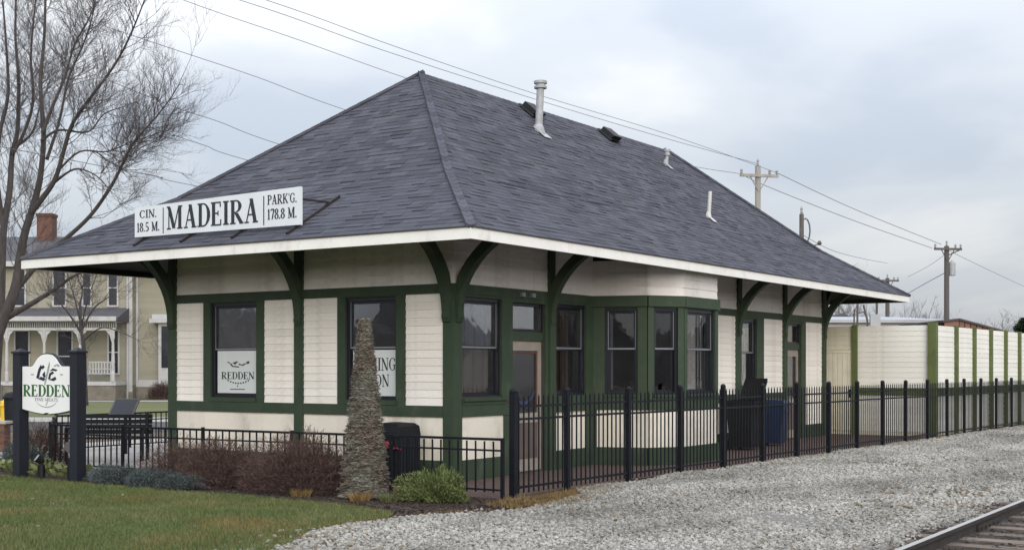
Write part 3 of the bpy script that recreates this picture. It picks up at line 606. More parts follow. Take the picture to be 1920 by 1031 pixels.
# shingles on the two slopes in view
def slope_frame(i0, i1, j0, j1):
    a = Vector(V[i0]); b = Vector(V[i1]); c = Vector(V[j0]); d = Vector(V[j1])
    ex = (b-a).normalized(); up = (c-a)-ex*(c-a).dot(ex); L = up.length; ey = up/L; en = ex.cross(ey)
    return a, ex, ey, en, (b-a).length, L, (c-a).dot(ex), (d-a).dot(ex)
EXPO = 0.142; cand = []; STUFF = MB()
UNIT = {}
def shingle_mesh(wd, th):
    k = (round(wd, 2), round(th, 3))
    if k not in UNIT:
        mb = MB(); h = EXPO+0.02
        mb.add([(0, 0, 0), (wd, 0, 0), (wd, 0, th), (0, 0, th), (0, h, 0.001), (wd, h, 0.001)], [(0, 1, 2, 3), (3, 2, 5, 4), (0, 3, 4), (1, 5, 2)])
        UNIT[k] = mb.mesh('shingle', 'shingle')
    return UNIT[k]
camv = cam.location.copy()
for (i0, i1, j0, j1) in ((3, 0, 7, 4), (7, 4, 8, 8), (0, 1, 4, 5), (4, 5, 8, 9)):
    a, ex, ey, en, LB, LU, xl, xr = slope_frame(i0, i1, j0, j1)
    rows = int(LU/EXPO)+1
    for r in range(rows):
        y0 = r*EXPO; y1 = min(y0+EXPO+0.02, LU)
        if y0 >= LU-0.01: break
        l0, r0_ = xl*y0/LU, LB+(xr-LB)*y0/LU; l1, r1_ = xl*y1/LU, LB+(xr-LB)*y1/LU
        x = l0-rnd.uniform(0, .3)
        while x < r0_:
            wd = rnd.choice((0.18, 0.24, 0.30, 0.36, 0.44)); th = rnd.choice((0.005, 0.006, 0.008, 0.015)); xa, xb = x, x+wd-0.004; x += wd
            if xa >= l1 and xb <= r1_ and xa >= l0 and xb <= r0_ and y0+EXPO+0.02 <= LU:
                p = a+ex*xa+ey*y0; cand.append(((p-camv).length, round(wd-0.004, 3), th, p, ex, ey, en))
            else:
                b0, b1 = max(xa, l0), min(xb, r0_); t0, t1 = max(xa, l1), min(xb, r1_)
                if b1-b0 < 0.02: continue
                if t1-t0 < 0.005: t0 = t1 = (max(min(xa, r1_), l1) if xb <= l1 or True else t0); t0 = min(max((b0+b1)/2, l1), r1_); t1 = t0+0.004
                Pq = lambda xx, yy, zz_: tuple(a+ex*xx+ey*yy+en*zz_)
                STUFF.add([Pq(b0, y0, 0), Pq(b1, y0, 0), Pq(b1, y0, th), Pq(b0, y0, th), Pq(t0, y1, .001), Pq(t1, y1, .001)], [(0, 1, 2, 3), (3, 2, 5, 4), (0, 3, 4), (1, 5, 2)])
cand.sort(key=lambda q: q[0])
for i, (dd, wd, th, p, ex, ey, en) in enumerate(cand):
    if i < 290:
        me = shingle_mesh(wd, th); o = bpy.data.objects.new('shingle', me); COL.objects.link(o); o.parent = roof
        o.matrix_basis = Matrix(((ex.x, ey.x, en.x, p.x), (ex.y, ey.y, en.y, p.y), (ex.z, ey.z, en.z, p.z), (0, 0, 0, 1)))
    else:
        h = EXPO+0.02; q = lambda x_, y_, z_: tuple(p+ex*x_+ey*y_+en*z_)
        STUFF.add([q(0, 0, 0), q(wd, 0, 0), q(wd, 0, th), q(0, 0, th), q(0, h, .001), q(wd, h, .001)], [(0, 1, 2, 3), (3, 2, 5, 4), (0, 3, 4), (1, 5, 2)])
o = obj('shingle_field', STUFF, 'shingle', roof); o['kind'] = 'stuff'
# hip and ridge caps
cap_me = {}
def caps(p, q, n1_, n2_, nm):
    p = Vector(p); q = Vector(q); d = (q-p); L = d.length; d.normalize(); n = int(L/0.2)
    up = (n1_+n2_).normalized(); s1 = d.cross(n1_).normalized(); s2 = n2_.cross(d).normalized()
    for i in range(n):
        b = p+d*(i*L/n); e_ = b+d*(L/n+0.05)
        mb_ = CAP
        th0, th1 = 0.014, 0.008; hw = 0.075
        A = [b+s1*hw+n1_*0.012, b+up*th0, b+s2*hw+n2_*0.012]; B = [e_+s1*hw+n1_*0.006, e_+up*th1, e_+s2*hw+n2_*0.006]
        A0 = [v_-up*0.05 for v_ in A]; B0 = [v_-up*0.05 for v_ in B]
        mb_.add([tuple(v_) for v_ in A+B+A0+B0], [(0, 1, 4, 3), (1, 2, 5, 4), (6, 7, 1, 0), (7, 8, 2, 1), (0, 3, 9, 6), (8, 11, 5, 2)])
def nrm(i0, i1, j0): 
    n = (Vector(V[i1])-Vector(V[i0])).cross(Vector(V[j0])-Vector(V[i0])).normalized(); return n if n.z > 0 else -n
CAP = MB()
caps(V[0], V[4], nrm(3, 0, 7), nrm(0, 1, 4), 'h'); caps(V[4], V[8], nrm(7, 4, 8), nrm(4, 5, 8), 'h')
caps(V[3], V[7], nrm(2, 3, 7), nrm(3, 0, 7), 'h'); caps(V[7], V[8], nrm(6, 7, 8), nrm(7, 4, 8), 'h')
caps(V[1], V[5], nrm(0, 1, 4), nrm(1, 2, 5), 'h'); caps(V[5], V[9], nrm(4, 5, 8), nrm(5, 6, 9), 'h'); caps(V[8], V[9], nrm(4, 5, 8), nrm(6, 7, 8), 'h')
o = obj('ridge_cap', CAP, 'shingle', roof)
# roof vents
mUP = (ZR-ZK)/(3.2405-K0[0][1])
def zroof(v): return ZK+mUP*(v-K0[0][1])
def pipe(u, v, r, h, m, cap=False):
    z = zroof(v); mb = MB(); mb.tube([(u, v, z-0.1), (u+0.03, v-0.03, z+h)], r, 14)
    p = obj('vent_pipe', mb, m, dep, smooth=False)
    mb = MB(); k = r*1.7; n = Vector((0, -mUP, 1)).normalized(); ey = Vector((0, 1, mUP)).normalized(); c = Vector((u, v, z))+n*0.03
    q = [c+Vector((sx*k, 0, 0))+ey*(sy*k*1.5-0.10) for sx, sy in ((-1, -1), (1, -1), (1, 1), (-1, 1))]
    mb.hexa([tuple(x-n*0.004) for x in q]+[tuple(x+n*0.006) for x in q]); mb.lathe([(r*1.9, -0.06), (r*1.5, 0.05), (r*1.12, 0.13)], (u, v, z), 14); obj('flashing', mb, m, p)
    if cap:
        mb = MB(); mb.lathe([(r*1.05, 0), (r*1.7, 0.012), (r*1.75, 0.05), (r*1.3, 0.06), (r*1.3, 0.10), (r*1.75, 0.11), (r*1.8, 0.16), (r*0.5, 0.20)], (u+.03, v-.03, z+h-0.06), 16); obj('vent_cap', mb, m, p)
pipe(6.18, 2.30, 0.078, 0.93, 'galv', True); pipe(12.35, 2.45, 0.045, 0.28, 'galv', True); pipe(10.72, 0.55, 0.045, 0.60, 'pvc')
for u in (6.95, 10.38):
    v = 3.0; z = zroof(v); n = Vector((0, -mUP, 1)).normalized(); ey = Vector((0, 1, mUP)).normalized(); c = Vector((u, v-0.02, z)); mb = MB()
    for (hw, y0, y1, h0, h1) in ((0.26, -0.24, 0.22, 0.02, 0.05), (0.21, -0.20, 0.16, 0.05, 0.15)):
        b = [c+Vector((sx*hw, 0, 0))+ey*yy+n*h0 for sx, yy in ((-1, y0), (1, y0), (1, y1), (-1, y1))]; t_ = [c+Vector((sx*hw*.9, 0, 0))+ey*yy+n*h1 for sx, yy in ((-1, y0-.03), (1, y0-.03), (1, y1), (-1, y1))]
        mb.hexa([tuple(x) for x in b]+[tuple(x) for x in t_])
    obj('box_vent', mb, 'black_plastic', dep)
# ---- curved eave brackets
def bracket(base, dirv, reach, zlo=2.62, wd=0.15, o0=0.05):
    """curved brace in the plane of dirv (unit, horizontal) from the wall up to the eave"""
    dx, dy = dirv; zs = lambda r: 3.62+0.58*max(0, (1.93 if abs(dx) > .5 else 1.704)-r)-0.02
    sx, sy = -dy, dx; h = wd/2; mb = MB(); n = 12
    inn = []; outr = []
    zt = zs(reach)+0.02; z0 = zlo
    for i in range(n+1):
        t_ = i/n; an = t_*PI/2*0.80
        r = o0+(reach-o0)*(1-math.cos(an))/(1-math.cos(PI/2*.80)); z = z0+(zt-z0)*math.sin(an)/math.sin(PI/2*.80)
        # tangent to get thickness
        dr = (reach-o0)*math.sin(an); dz = (zt-z0)*math.cos(an); Ln = math.hypot(dr, dz); nr_, nz_ = -dz/Ln, dr/Ln
        th = 0.15+0.03*(1-t_)
        inn.append((r, z)); outr.append((max(0.0, r+nr_*th), min(z+nz_*th, zs(max(0, r+nr_*th)))))
    def P(r, z, s_): return (base[0]+dx*r+sx*s_, base[1]+dy*r+sy*s_, z)
    A = [P(r, z, -h) for r, z in inn]; B = [P(r, z, -h) for r, z in outr]
    mb.strip(A, B, (sx*wd, sy*wd, 0))
    # foot block on the post, rafter arm under the roof
    pts = [(0, zlo-0.12), (o0*.7, zlo-0.10), (o0+0.015, zlo-0.02), (o0+.0, zlo+.10), (0, zlo+0.2)]
    mb.prism(pts, P(0, 0, -h+.003), (dx, dy, 0), (0, 0, 1), (sx*(wd-.006), sy*(wd-.006), 0))
    R2 = 1.88 if abs(dx) > .5 else 1.65
    R2 = reach+.05
    mb.strip([P(0, zs(0)-.16, -h*.9), P(R2, zs(R2)-.05, -h*.9)], [P(0, zs(0), -h*.9), P(R2, zs(R2), -h*.9)], (sx*wd*.9, sy*wd*.9, 0))
    return obj('bracket', mb, 'dark_green' if False else 'green_paint', dep)
for v in (6.38, 3.23, 0.09): bracket((-0.03, v), (-1, 0), 1.25)
for u in (0.10, 2.89, 11.12, 13.94, 16.76): bracket((u, -0.03), (0, -1), 1.20)
bracket((LR, 0.1), (1, 0), 1.3); bracket((0.1, W), (0, 1), 1.2)

# ------------------------------------------------------------------ station name board on the roof
sg = root('station_sign', 'long white board lettered MADEIRA standing on iron feet on the roof', 'sign', (-1.6, 3.6, 3.95))
US = -1.62; v0, v1 = 5.52, 1.73; zb0, zb1 = 4.015, 4.00; zt0, zt1 = 4.515, 4.59
mb = MB()
mb.hexa([(US, v1, zb1), (US+.05, v1, zb1), (US+.05, v0, zb0), (US, v0, zb0), (US, v1, zt1), (US+.05, v1, zt1), (US+.05, v0, zt0), (US, v0, zt0)])
obj('sign_board', mb, 'sign_face', sg)
ex = Vector((0, v1-v0, zb1-zb0+0.006)).normalized(); eyv = Vector((0, 0, 1)); en = Vector((-1, 0, 0)); LS = v0-v1
def sp(a, z): return Vector((US-0.001, v0, zb0))+ex*a+eyv*z
for (q_, a, z, h, wd, T, t) in (('MADEIRA', .80, .085, .385, 2.10, .19, .06), ('CIN.', .13, .315, .135, .42, .17, .07), ('18.5 M.', .06, .085, .155, .56, .19, .07), ("PARK'G.", 3.10, .345, .15, .62, .17, .07), ('178.8 M.', 3.10, .11, .165, .62, .19, .07)):
    letters(sg, 'letter_dark', q_, sp(a, z), ex, eyv, en, h, wd, T, t)
for a, h in ((0.70, 0.46), (3.01, 0.49)): mb = MB(); mb.prism([(0, 0.03), (0.018, 0.03), (0.018, h), (0, h)], sp(a, 0), ex, eyv, en*0.004); obj('divider', mb, 'letter_dark', sg)
def zlow(u): return ZE+0.58*(u+1.93)
for v in (5.36, 4.22, 3.05, 1.86):
    mb = MB()
    mb.beam((US+.07, v, zlow(US+.07)-0.03), (US+.07, v, zt1-0.08), 0.035, 0.035)
    mb.beam((US-0.16, v, zlow(US-0.16)+0.03), (US+1.05, v, zlow(US+1.05)+0.035), 0.05, 0.035)
    mb.beam((US+.07, v, 4.42), (US+0.80, v, zlow(US+0.80)+0.05), 0.035, 0.03)
    obj('sign_foot', mb, 'rust_steel', sg)

# ------------------------------------------------------------------ window posters
def poster(label, v0_, v1_, z0, z1, painter):
    t = root('window_poster', label, 'poster', (0.076, (v0_+v1_)/2, z0))
    mb = MB(); mb.box(0.075, 0.078, v1_, v0_, z0, z1); obj('sheet', mb, 'poster', t)
    mb = MB(); painter(mb, Vector((0.0745, v0_, z0)), Vector((0, -1, 0)), Vector((0, 0, 1)), Vector((-1, 0, 0)), v0_-v1_, z1-z0, t); (obj('print', mb, 'poster_ink', t).__setitem__('kind', 'stuff') if mb.v else None)
def blob(mb, o, ex_, ey_, en_, pts, d=0.002): mb.prism(pts, o, ex_, ey_, en_*d)
def paint_logo(mb, o, ex_, ey_, en_, wd, h, t):
    letters(t, 'poster_ink', 'REDDEN', o+ex_*(wd*.10)+ey_*(h*.33), ex_, ey_, en_, h*.17, wd*.82, T=0.19, t=0.06, depth=0.002)
    # bird-and-blade emblem
    q = lambda pts: blob(mb, o+ex_*(wd*.24)+ey_*(h*.60), ex_*(wd*.56), ey_*(h*.24), en_, pts)
    q([(0, .62), (.14, .50), (.10, .44), (.02, .50)]); q([(.10, .45), (.22, .10), (.30, .06), (.20, .40)]); q([(.26, .08), (.52, .02), (.55, .12), (.30, .20)])
    q([(.24, .45), (.40, .62), (.52, .60), (.44, .50), (.36, .30)]); q([(.50, .30), (.70, .18), (.86, .40), (.80, .44), (.66, .30), (.54, .42)]); q([(.86, .36), (1.0, .44), (.97, .66), (.86, .56)])
    for i in range(9):
        a = i/8-.5; mb.prism([(0, 0), (.035*wd, 0), (.035*wd, .035*h), (0, .035*h)], o+ex_*(wd*(.5+a*.5))+ey_*(h*(.215+.0+.26*a*a*1.0)), ex_, ey_, en_*0.002)
    mb.prism([(0, -.02*h), (.02*wd, 0), (0, .02*h), (-.02*wd, 0)], o+ex_*(wd*.5)+ey_*(h*.17), ex_, ey_, en_*0.002)
    for i in range(7): mb.prism([(0, 0), (.045*wd, 0), (.045*wd, .022*h), (0, .022*h)], o+ex_*(wd*(.32+i*.052))+ey_*(h*.08), ex_, ey_, en_*0.002)
def paint_soon(mb, o, ex_, ey_, en_, wd, h, t):
    letters(t, 'poster_ink', 'COMING', o+ex_*(wd*.04)+ey_*(h*.55), ex_, ey_, en_, h*.28, wd*.92, T=0.17, t=0.06, depth=0.002)
    letters(t, 'poster_ink', 'SOON', o+ex_*(wd*.20)+ey_*(h*.20), ex_, ey_, en_, h*.27, wd*.62, T=0.17, t=0.06, depth=0.002)
poster('pale poster with an emblem in the window far from the dried conifer', 5.30, 4.30, 1.345, 2.10, paint_logo)
poster('pale poster lettered COMING SOON in the window behind the dried conifer', 2.11, 1.17, 1.335, 2.09, paint_soon)

# ------------------------------------------------------------------ tall iron fence along the gravel
def fv(u): return -2.1-0.045*(u+1.4)
posts_u = [-1.46, -0.11, 1.64, 3.34, 4.95, 6.60, 8.19, 9.84, 11.45, 13.05, 14.61, 16.23, 17.81, 19.29, 20.82, 22.36, 24.01, 25.6, 27.2, 28.8]
fen = root('iron_picket_fence', 'tall black iron picket fence running between the brick patio and the gravel', 'fence', (-1.46, fv(-1.46), 0))
fd = Vector((1, -0.045, 0)).normalized(); fa = math.atan2(fd.y, fd.x)
mb = MB(); mb.box(-.036, .036, -.036, .036, -0.05, 1.46); mb.lathe([(.05, 1.46), (.05, 1.475), (.042, 1.495), (.02, 1.512)], (0, 0, 0), 8); pm = mb.mesh('post', 'fence_black')
mb = MB(); mb.box(-.009, .009, -.009, .009, 0.045, 1.385); mb.add([(-.009, -.009, 1.385), (.009, -.009, 1.385), (.009, .009, 1.385), (-.009, .009, 1.385), (0, 0, 1.43)], [(0, 1, 4), (1, 2, 4), (2, 3, 4), (3, 0, 4)]); km = mb.mesh('picket', 'fence_black')
for i, u in enumerate(posts_u):
    tilt = Matrix.Rotation(rnd.uniform(-.006, .006), 4, 'X')
    m4 = Matrix.Translation((u, fv(u), rnd.uniform(-.012, .006))) @ Matrix.Rotation(fa, 4, 'Z') @ tilt
    o = link('post', pm, fen); o.matrix_basis = m4
    if i == 0:
        o.scale = (1.25, 1.25, 1.0)
    if i+1 < len(posts_u):
        ub = posts_u[i+1]; n = max(6, round((ub-u)/0.128)); sg_ = rnd.uniform(-.008, .004)
        for z in (0.13, 1.08, 1.26):
            r_ = MB(); r_.beam((u+.03, fv(u+.03), z+sg_), (ub-.03, fv(ub-.03), z+sg_), 0.03, 0.032); obj('rail', r_, 'fence_black', fen)
        for k in range(1, n):
            x = u+(ub-u)*k/n; o = link('picket', km, fen); o.matrix_basis = Matrix.Translation((x, fv(x), sg_)) @ Matrix.Rotation(fa, 4, 'Z')
# ------------------------------------------------------------------ low railing round the terrace
rl = root('low_iron_railing', 'low black iron railing round the depot terrace, in front of the brown shrubs', 'railing', (-1.65, 3.0, 0))
rpts = [(-1.65, -2.04), (-1.65, 7.75), (1.05, 11.15), (9.0, 11.3)]
mb = MB(); mb.box(-.022, .022, -.022, .022, -0.03, 0.83); rpm = mb.mesh('post', 'fence_black')
mb = MB(); mb.box(-.0095, .0095, -.0095, .0095, 0.09, 0.80); rkm = mb.mesh('baluster', 'fence_black')
for i in range(3):
    a = Vector(rpts[i]); b = Vector(rpts[i+1]); d = b-a; L = d.length; d.normalize(); an = math.atan2(d.y, d.x)
    nsec = max(1, round(L/1.95))
    zt = lambda s: 0.81-(0.035*s/L if i == 0 else 0.035)
    for k in range(nsec):
        p, q = a+d*(L*k/nsec), a+d*(L*(k+1)/nsec)
        for z, hh in ((0, 0.035), (-0.155, 0.025), (-0.70, 0.025)):
            r_ = MB(); r_.beam((p.x, p.y, zt(L*k/nsec)+z), (q.x, q.y, zt(L*(k+1)/nsec)+z), 0.036 if z == 0 else 0.028, hh); obj('rail', r_, 'fence_black', rl)
        o = link('post', rpm, rl); o.matrix_basis = Matrix.Translation((p.x, p.y, 0)) @ Matrix.Rotation(an, 4, 'Z')
        n = round(L/nsec/0.15)
        for j in range(1, n):
            c = p+(q-p)*(j/n); o = link('baluster', rkm, rl); o.matrix_basis = Matrix.Translation((c.x, c.y, -0.02)) @ Matrix.Rotation(an, 4, 'Z')

# ------------------------------------------------------------------ white board screen with olive posts at the far end
scr = root('board_screen', 'white board screen with olive green posts at the far end of the depot', 'screen fence', (17.0, -3.1, 0))
SF = Face((17.30, 0.44), (17.30, -2.64), (-1, 0)); SL = Face((17.30, -2.72), (30.0, -3.05), (-0.026, -1))
def spost(face, a0, a1, z1=2.93, o=0.09): mb = MB(); face.slab(mb, a0, a1, -0.06, o, 0.0, z1); obj('post', mb, 'olive_green', scr)
spost(SF, 0.0, 0.12); spost(SF, 1.07, 1.21); 
mb = MB(); mb.box(17.19, 17.42, -2.84, -2.63, 0, 2.97); obj('post', mb, 'olive_green', scr)
siding(SF, 1.21, 3.06, 1.27, 2.89, scr, 'screen_white', 0.14, proud=0.015); siding(SF, 1.21, 3.06, 0.12, 1.08, scr, 'screen_white', 0.16, proud=0.015)
mb = MB(); SF.slab(mb, 1.21, 3.06, 0, 0.055, 1.08, 1.27); obj('rail', mb, 'olive_green', scr)
mb = MB(); SF.slab(mb, 0.0, 3.1, -0.05, -0.002, 0.02, 2.88); SL.slab(mb, 0, 13, -0.05, -0.002, 0.02, 2.88); obj('back_panel', mb, 'screen_cream', scr)
pa = [2.10, 3.88, 5.65, 7.35, 9.05, 10.75, 12.45]; prev = 0.14
for a in pa:
    siding(SL, prev, a-.16, 1.27, 2.89, scr, 'screen_white', 0.14, proud=0.015); siding(SL, prev, a-.16, 0.12, 1.08, scr, 'screen_white', 0.16, proud=0.015)
    mb = MB(); SL.slab(mb, prev, a-.16, 0, 0.055, 1.08, 1.27); obj('rail', mb, 'olive_green', scr)
    spost(SL, a-.13, a); prev = a
siding(SF, 0.13, 1.07, 2.28, 2.89, scr, 'screen_cream', 0.13)
g = MB(); SF.slab(g, 0.14, 1.06, 0.02, 0.05, 2.19, 2.26); SF.slab(g, 0.14, 1.06, 0.004, 0.018, 0.12, 2.19); gate = obj('gate', g, 'screen_cream', scr)
for k in range(7):
    g = MB(); SF.slab(g, 0.145+k*.131, 0.145+(k+1)*.131-.008, 0.018, 0.035, 0.12, 2.185); obj('plank', g, 'screen_cream', gate)
for z in (0.45, 1.32, 2.0):
    g = MB(); SF.slab(g, 0.09, 0.30, 0.09, 0.10, z-.02, z+.025); SF.slab(g, 0.09, 0.13, 0.09, 0.115, z-.06, z+.06); obj('hinge', g, 'dark_green', gate)
g = MB(); SF.slab(g, 0.98, 1.02, 0.04, 0.075, 1.0, 1.22); obj('handle', g, 'bin_dark', gate)

# ------------------------------------------------------------------ lawn sign
ls = root('shop_sign', 'white scalloped shop sign lettered REDDEN between two black posts on the lawn', 'sign', (-3.2, 5.7, 0))
for v in (6.43, 4.985):
    mb = MB(); mb.box(-3.2-.088, -3.2+.088, v-.088, v+.088, -0.05, 2.03); p = obj('post', mb, 'sign_post', ls)
    mb = MB(); mb.box(-3.2-.108, -3.2+.108, v-.108, v+.108, 2.03, 2.06); c = (-3.2, v)
    mb.add([(c[0]-.1, c[1]-.1, 2.06), (c[0]+.1, c[1]-.1, 2.06), (c[0]+.1, c[1]+.1, 2.06), (c[0]-.1, c[1]+.1, 2.06), (c[0], c[1], 2.12)], [(0, 1, 4), (1, 2, 4), (2, 3, 4), (3, 0, 4)]); obj('post_cap', mb, 'sign_post', p)
WB = 6.342-5.073
def outline(s=0.0):
    pts = []; n = 34
    for i in range(n+1):
        x = i/n; d = abs(x-.5)*2
        if d > .62: z = 1.83
        elif d > .30: t_ = (d-.30)/.32; z = 1.83+0.165*(0.5+0.5*math.cos(t_*PI))*0.85+.012*(1-t_)
        else: z = 1.83+0.152+0.052*math.sqrt(max(0, 1-(d/.30)**2))
        pts.append((x*WB, z))
    for i in range(n+1):
        x = 1-i/n; d = abs(x-.5)*2; z = 1.115-0.075*(1-d**1.6)+ (0.018 if d < .07 else 0)
        pts.append((x*WB, z))
    cx, cz = WB/2, 1.5
    return [(cx+(x-cx)*(1-s/WB*2), cz+(z-cz)*(1-s/0.45)) for x, z in pts]
o3 = Vector((-3.235, 6.342, 0)); exs = Vector((0, -1, 0)); ezs = Vector((0, 0, 1)); ens = Vector((-1, 0, 0))
mb = MB(); mb.prism(outline(0), o3+Vector((.06, 0, 0)), exs, ezs, ens*0.055); obj('sign_back', mb, 'letter_dark', ls)
mb = MB(); mb.prism(outline(0.016), o3+Vector((.003, 0, 0)), exs, ezs, ens*0.012); obj('sign_board', mb, 'sign_white', ls)
of = o3+ens*0.0092
letters(ls, 'letter_green', 'REDDEN', of+exs*0.045+ezs*1.335, exs, ezs, ens, 0.19, WB-.09, T=0.21, t=0.065)
mb = MB(); q = lambda pts: mb.prism([(x*.60, z*.30) for x, z in pts], of+exs*(WB*.5-.32)+ezs*1.555, exs, ezs, ens*0.003)
q([(.10, .25), (.20, .75), (.30, .98), (.34, .80), (.27, .55), (.22, .22)]); q([(.20, .20), (.42, .10), (.50, .22), (.30, .34)]); q([(.28, .85), (.40, .96), (.47, .84), (.37, .72)]); q([(.36, .45), (.47, .62), (.50, .34), (.43, .24)])
q([(.60, .20), (.66, .52), (.80, .62), (.86, .52), (.72, .40), (.70, .22)]); q([(.62, .18), (.84, .10), (.96, .20), (.90, .34), (.78, .24)]); q([(.66, .62), (.80, .78), (1.0, .70), (.94, .62), (.80, .66)])
obj('emblem', mb, 'letter_dark', ls)
mb = MB(); q = lambda pts: mb.prism([(x*.60, z*.30) for x, z in pts], of+exs*(WB*.5-.32)+ezs*1.555, exs, ezs, ens*0.0042)
q([(.44, -.12), (.50, .30), (.60, .85), (.66, 1.15), (.68, .95), (.62, .55), (.54, .15), (.48, -.12)]); q([(.84, .92), (1.0, 1.02), (1.10, .92), (1.02, .84), (1.0, .94), (.88, .86)])
q([(-.12, .42), (.0, .42), (.0, .48), (-.12, .48)]); q([(1.10, .42), (1.22, .42), (1.22, .48), (1.10, .48)])
text_mb(mb, 'FINE MEATS', of+exs*(WB*.5-.29)+ezs*1.265, exs, ezs, ens, 0.048, .58, T=0.16, t=0.06)
A = []; B = []
for i in range(19):
    an = math.radians(200+140*i/18); A.append(of+exs*(WB*.5+.27*math.cos(an))+ezs*(1.30+.125*math.sin(an))); B.append(of+exs*(WB*.5+.27*math.cos(an))+ezs*(1.30+.14*math.sin(an)))
mb.strip(A, B, ens*.003); mb.prism([(0, 0), (.05, .06), (.06, .05), (.012, -.012)], of+exs*(WB*.5-.02)+ezs*1.20, exs, ezs, ens*.003)
obj('small_print', mb, 'letter_grey', ls)['kind'] = 'stuff'
# landscape lights by the sign
def spot(label, u, v, h, head, az):
    t = root('garden_light', label, 'garden light', (u, v, 0), 0, 'garden lights by the shop sign')
    mb = MB(); mb.lathe([(.055, -.03), (.055, h*.62), (.042, h*.64), (.03, h*.70)], (u, v, 0), 10); obj('stem', mb, 'black_plastic', t)
    d = Vector((math.cos(az)*.8, math.sin(az)*.8, .6)).normalized(); b = Vector((u, v, h*.78)); mb = MB(); mb.tube([b-d*head*.6, b, b+d*head, b+d*(head+.02)], [.03, .055, .07, .075], 10); obj('lamp_head', mb, 'black_plastic', t)
    mb = MB(); mb.tube([b+d*(head+.021), b+d*(head+.03)], .066, 10); obj('lens', mb, 'metal_grey', t)
spot('black garden spotlight with a pale lens near the left sign post', -3.12, 6.0, 0.36, 0.07, 2.6)
t = root('garden_light', 'black garden light with a grey box head beside the right sign post', 'garden light', (-3.1, 5.2, 0), 0, 'garden lights by the shop sign')
mb = MB(); mb.box(-3.16, -3.04, 5.16, 5.30, -.02, 0.36); obj('stem', mb, 'black_plastic', t)
mb = MB(); mb.beam((-3.1, 5.34, 0.56), (-3.1, 5.12, 0.44), 0.16, 0.12); obj('lamp_head', mb, 'pole_dark', t)

# ------------------------------------------------------------------ stacked stone cone
# ------------------------------------------------------------------ litter bin with a red ribbon
lb = root('litter_bin', 'square black slatted litter bin with a domed lid against the cream wall', 'litter bin', (-0.62, 0.66, 0))
mb = MB(); mb.box(-.88, -.36, .38, .94, 0.02, 0.72); mb.box(-.90, -.34, .36, .96, 0.0, 0.05); obj('body', mb, 'bin_dark', lb)
for k in range(7):
    for (x0, x1, y0, y1) in ((-.905, -.88, .395+k*.078, .395+k*.078+.058), (-.87+k*.072, -.87+k*.072+.055, .355, .38)):
        mb = MB(); mb.box(x0, x1, y0, y1, 0.06, 0.71); obj('slat', mb, 'bin_dark', lb)
mb = MB(); prof = [(.37, .72), (.37, .76), (.35, .89), (.28, .935), (.10, .95)]
for i in range(4):
    (r0, z0), (r1, z1) = prof[i], prof[i+1]; s0, s1 = r0*.76, r1*.76
    c0 = [(-.62+sx*s0, .66+sy*s0, z0) for sx, sy in ((-1, -1), (1, -1), (1, 1), (-1, 1))]; c1 = [(-.62+sx*s1, .66+sy*s1, z1) for sx, sy in ((-1, -1), (1, -1), (1, 1), (-1, 1))]
    mb.hexa(c0+c1)
obj('lid', mb, 'black_plastic', lb)
mb = MB(); mb.box(-.935, -.88, .74, .92, 0.765, 0.855); obj('opening', mb, 'sash_black', lb)
mb = MB()
pr = [Vector((-.925, .92-.6*i/14, 0.565+.012*math.sin(i*1.7))) for i in range(15)]
mb.tube(pr, [.012+.006*math.sin(i*2.1)**2 for i in range(15)], 6)
for i in range(9):
    a = i*.7; c = Vector((-.945, .54+.07*math.cos(a), .60+.035*math.sin(a*1.3))); mb.tube([c+Vector((0, -.05, -.012)), c+Vector((-.02, 0, .018)), c+Vector((0, .05, -.01))], [.008, .026, .008], 6)
tag(obj('ribbon', mb, 'ribbon_red'), 'red ribbon tied round the black litter bin', 'ribbon')

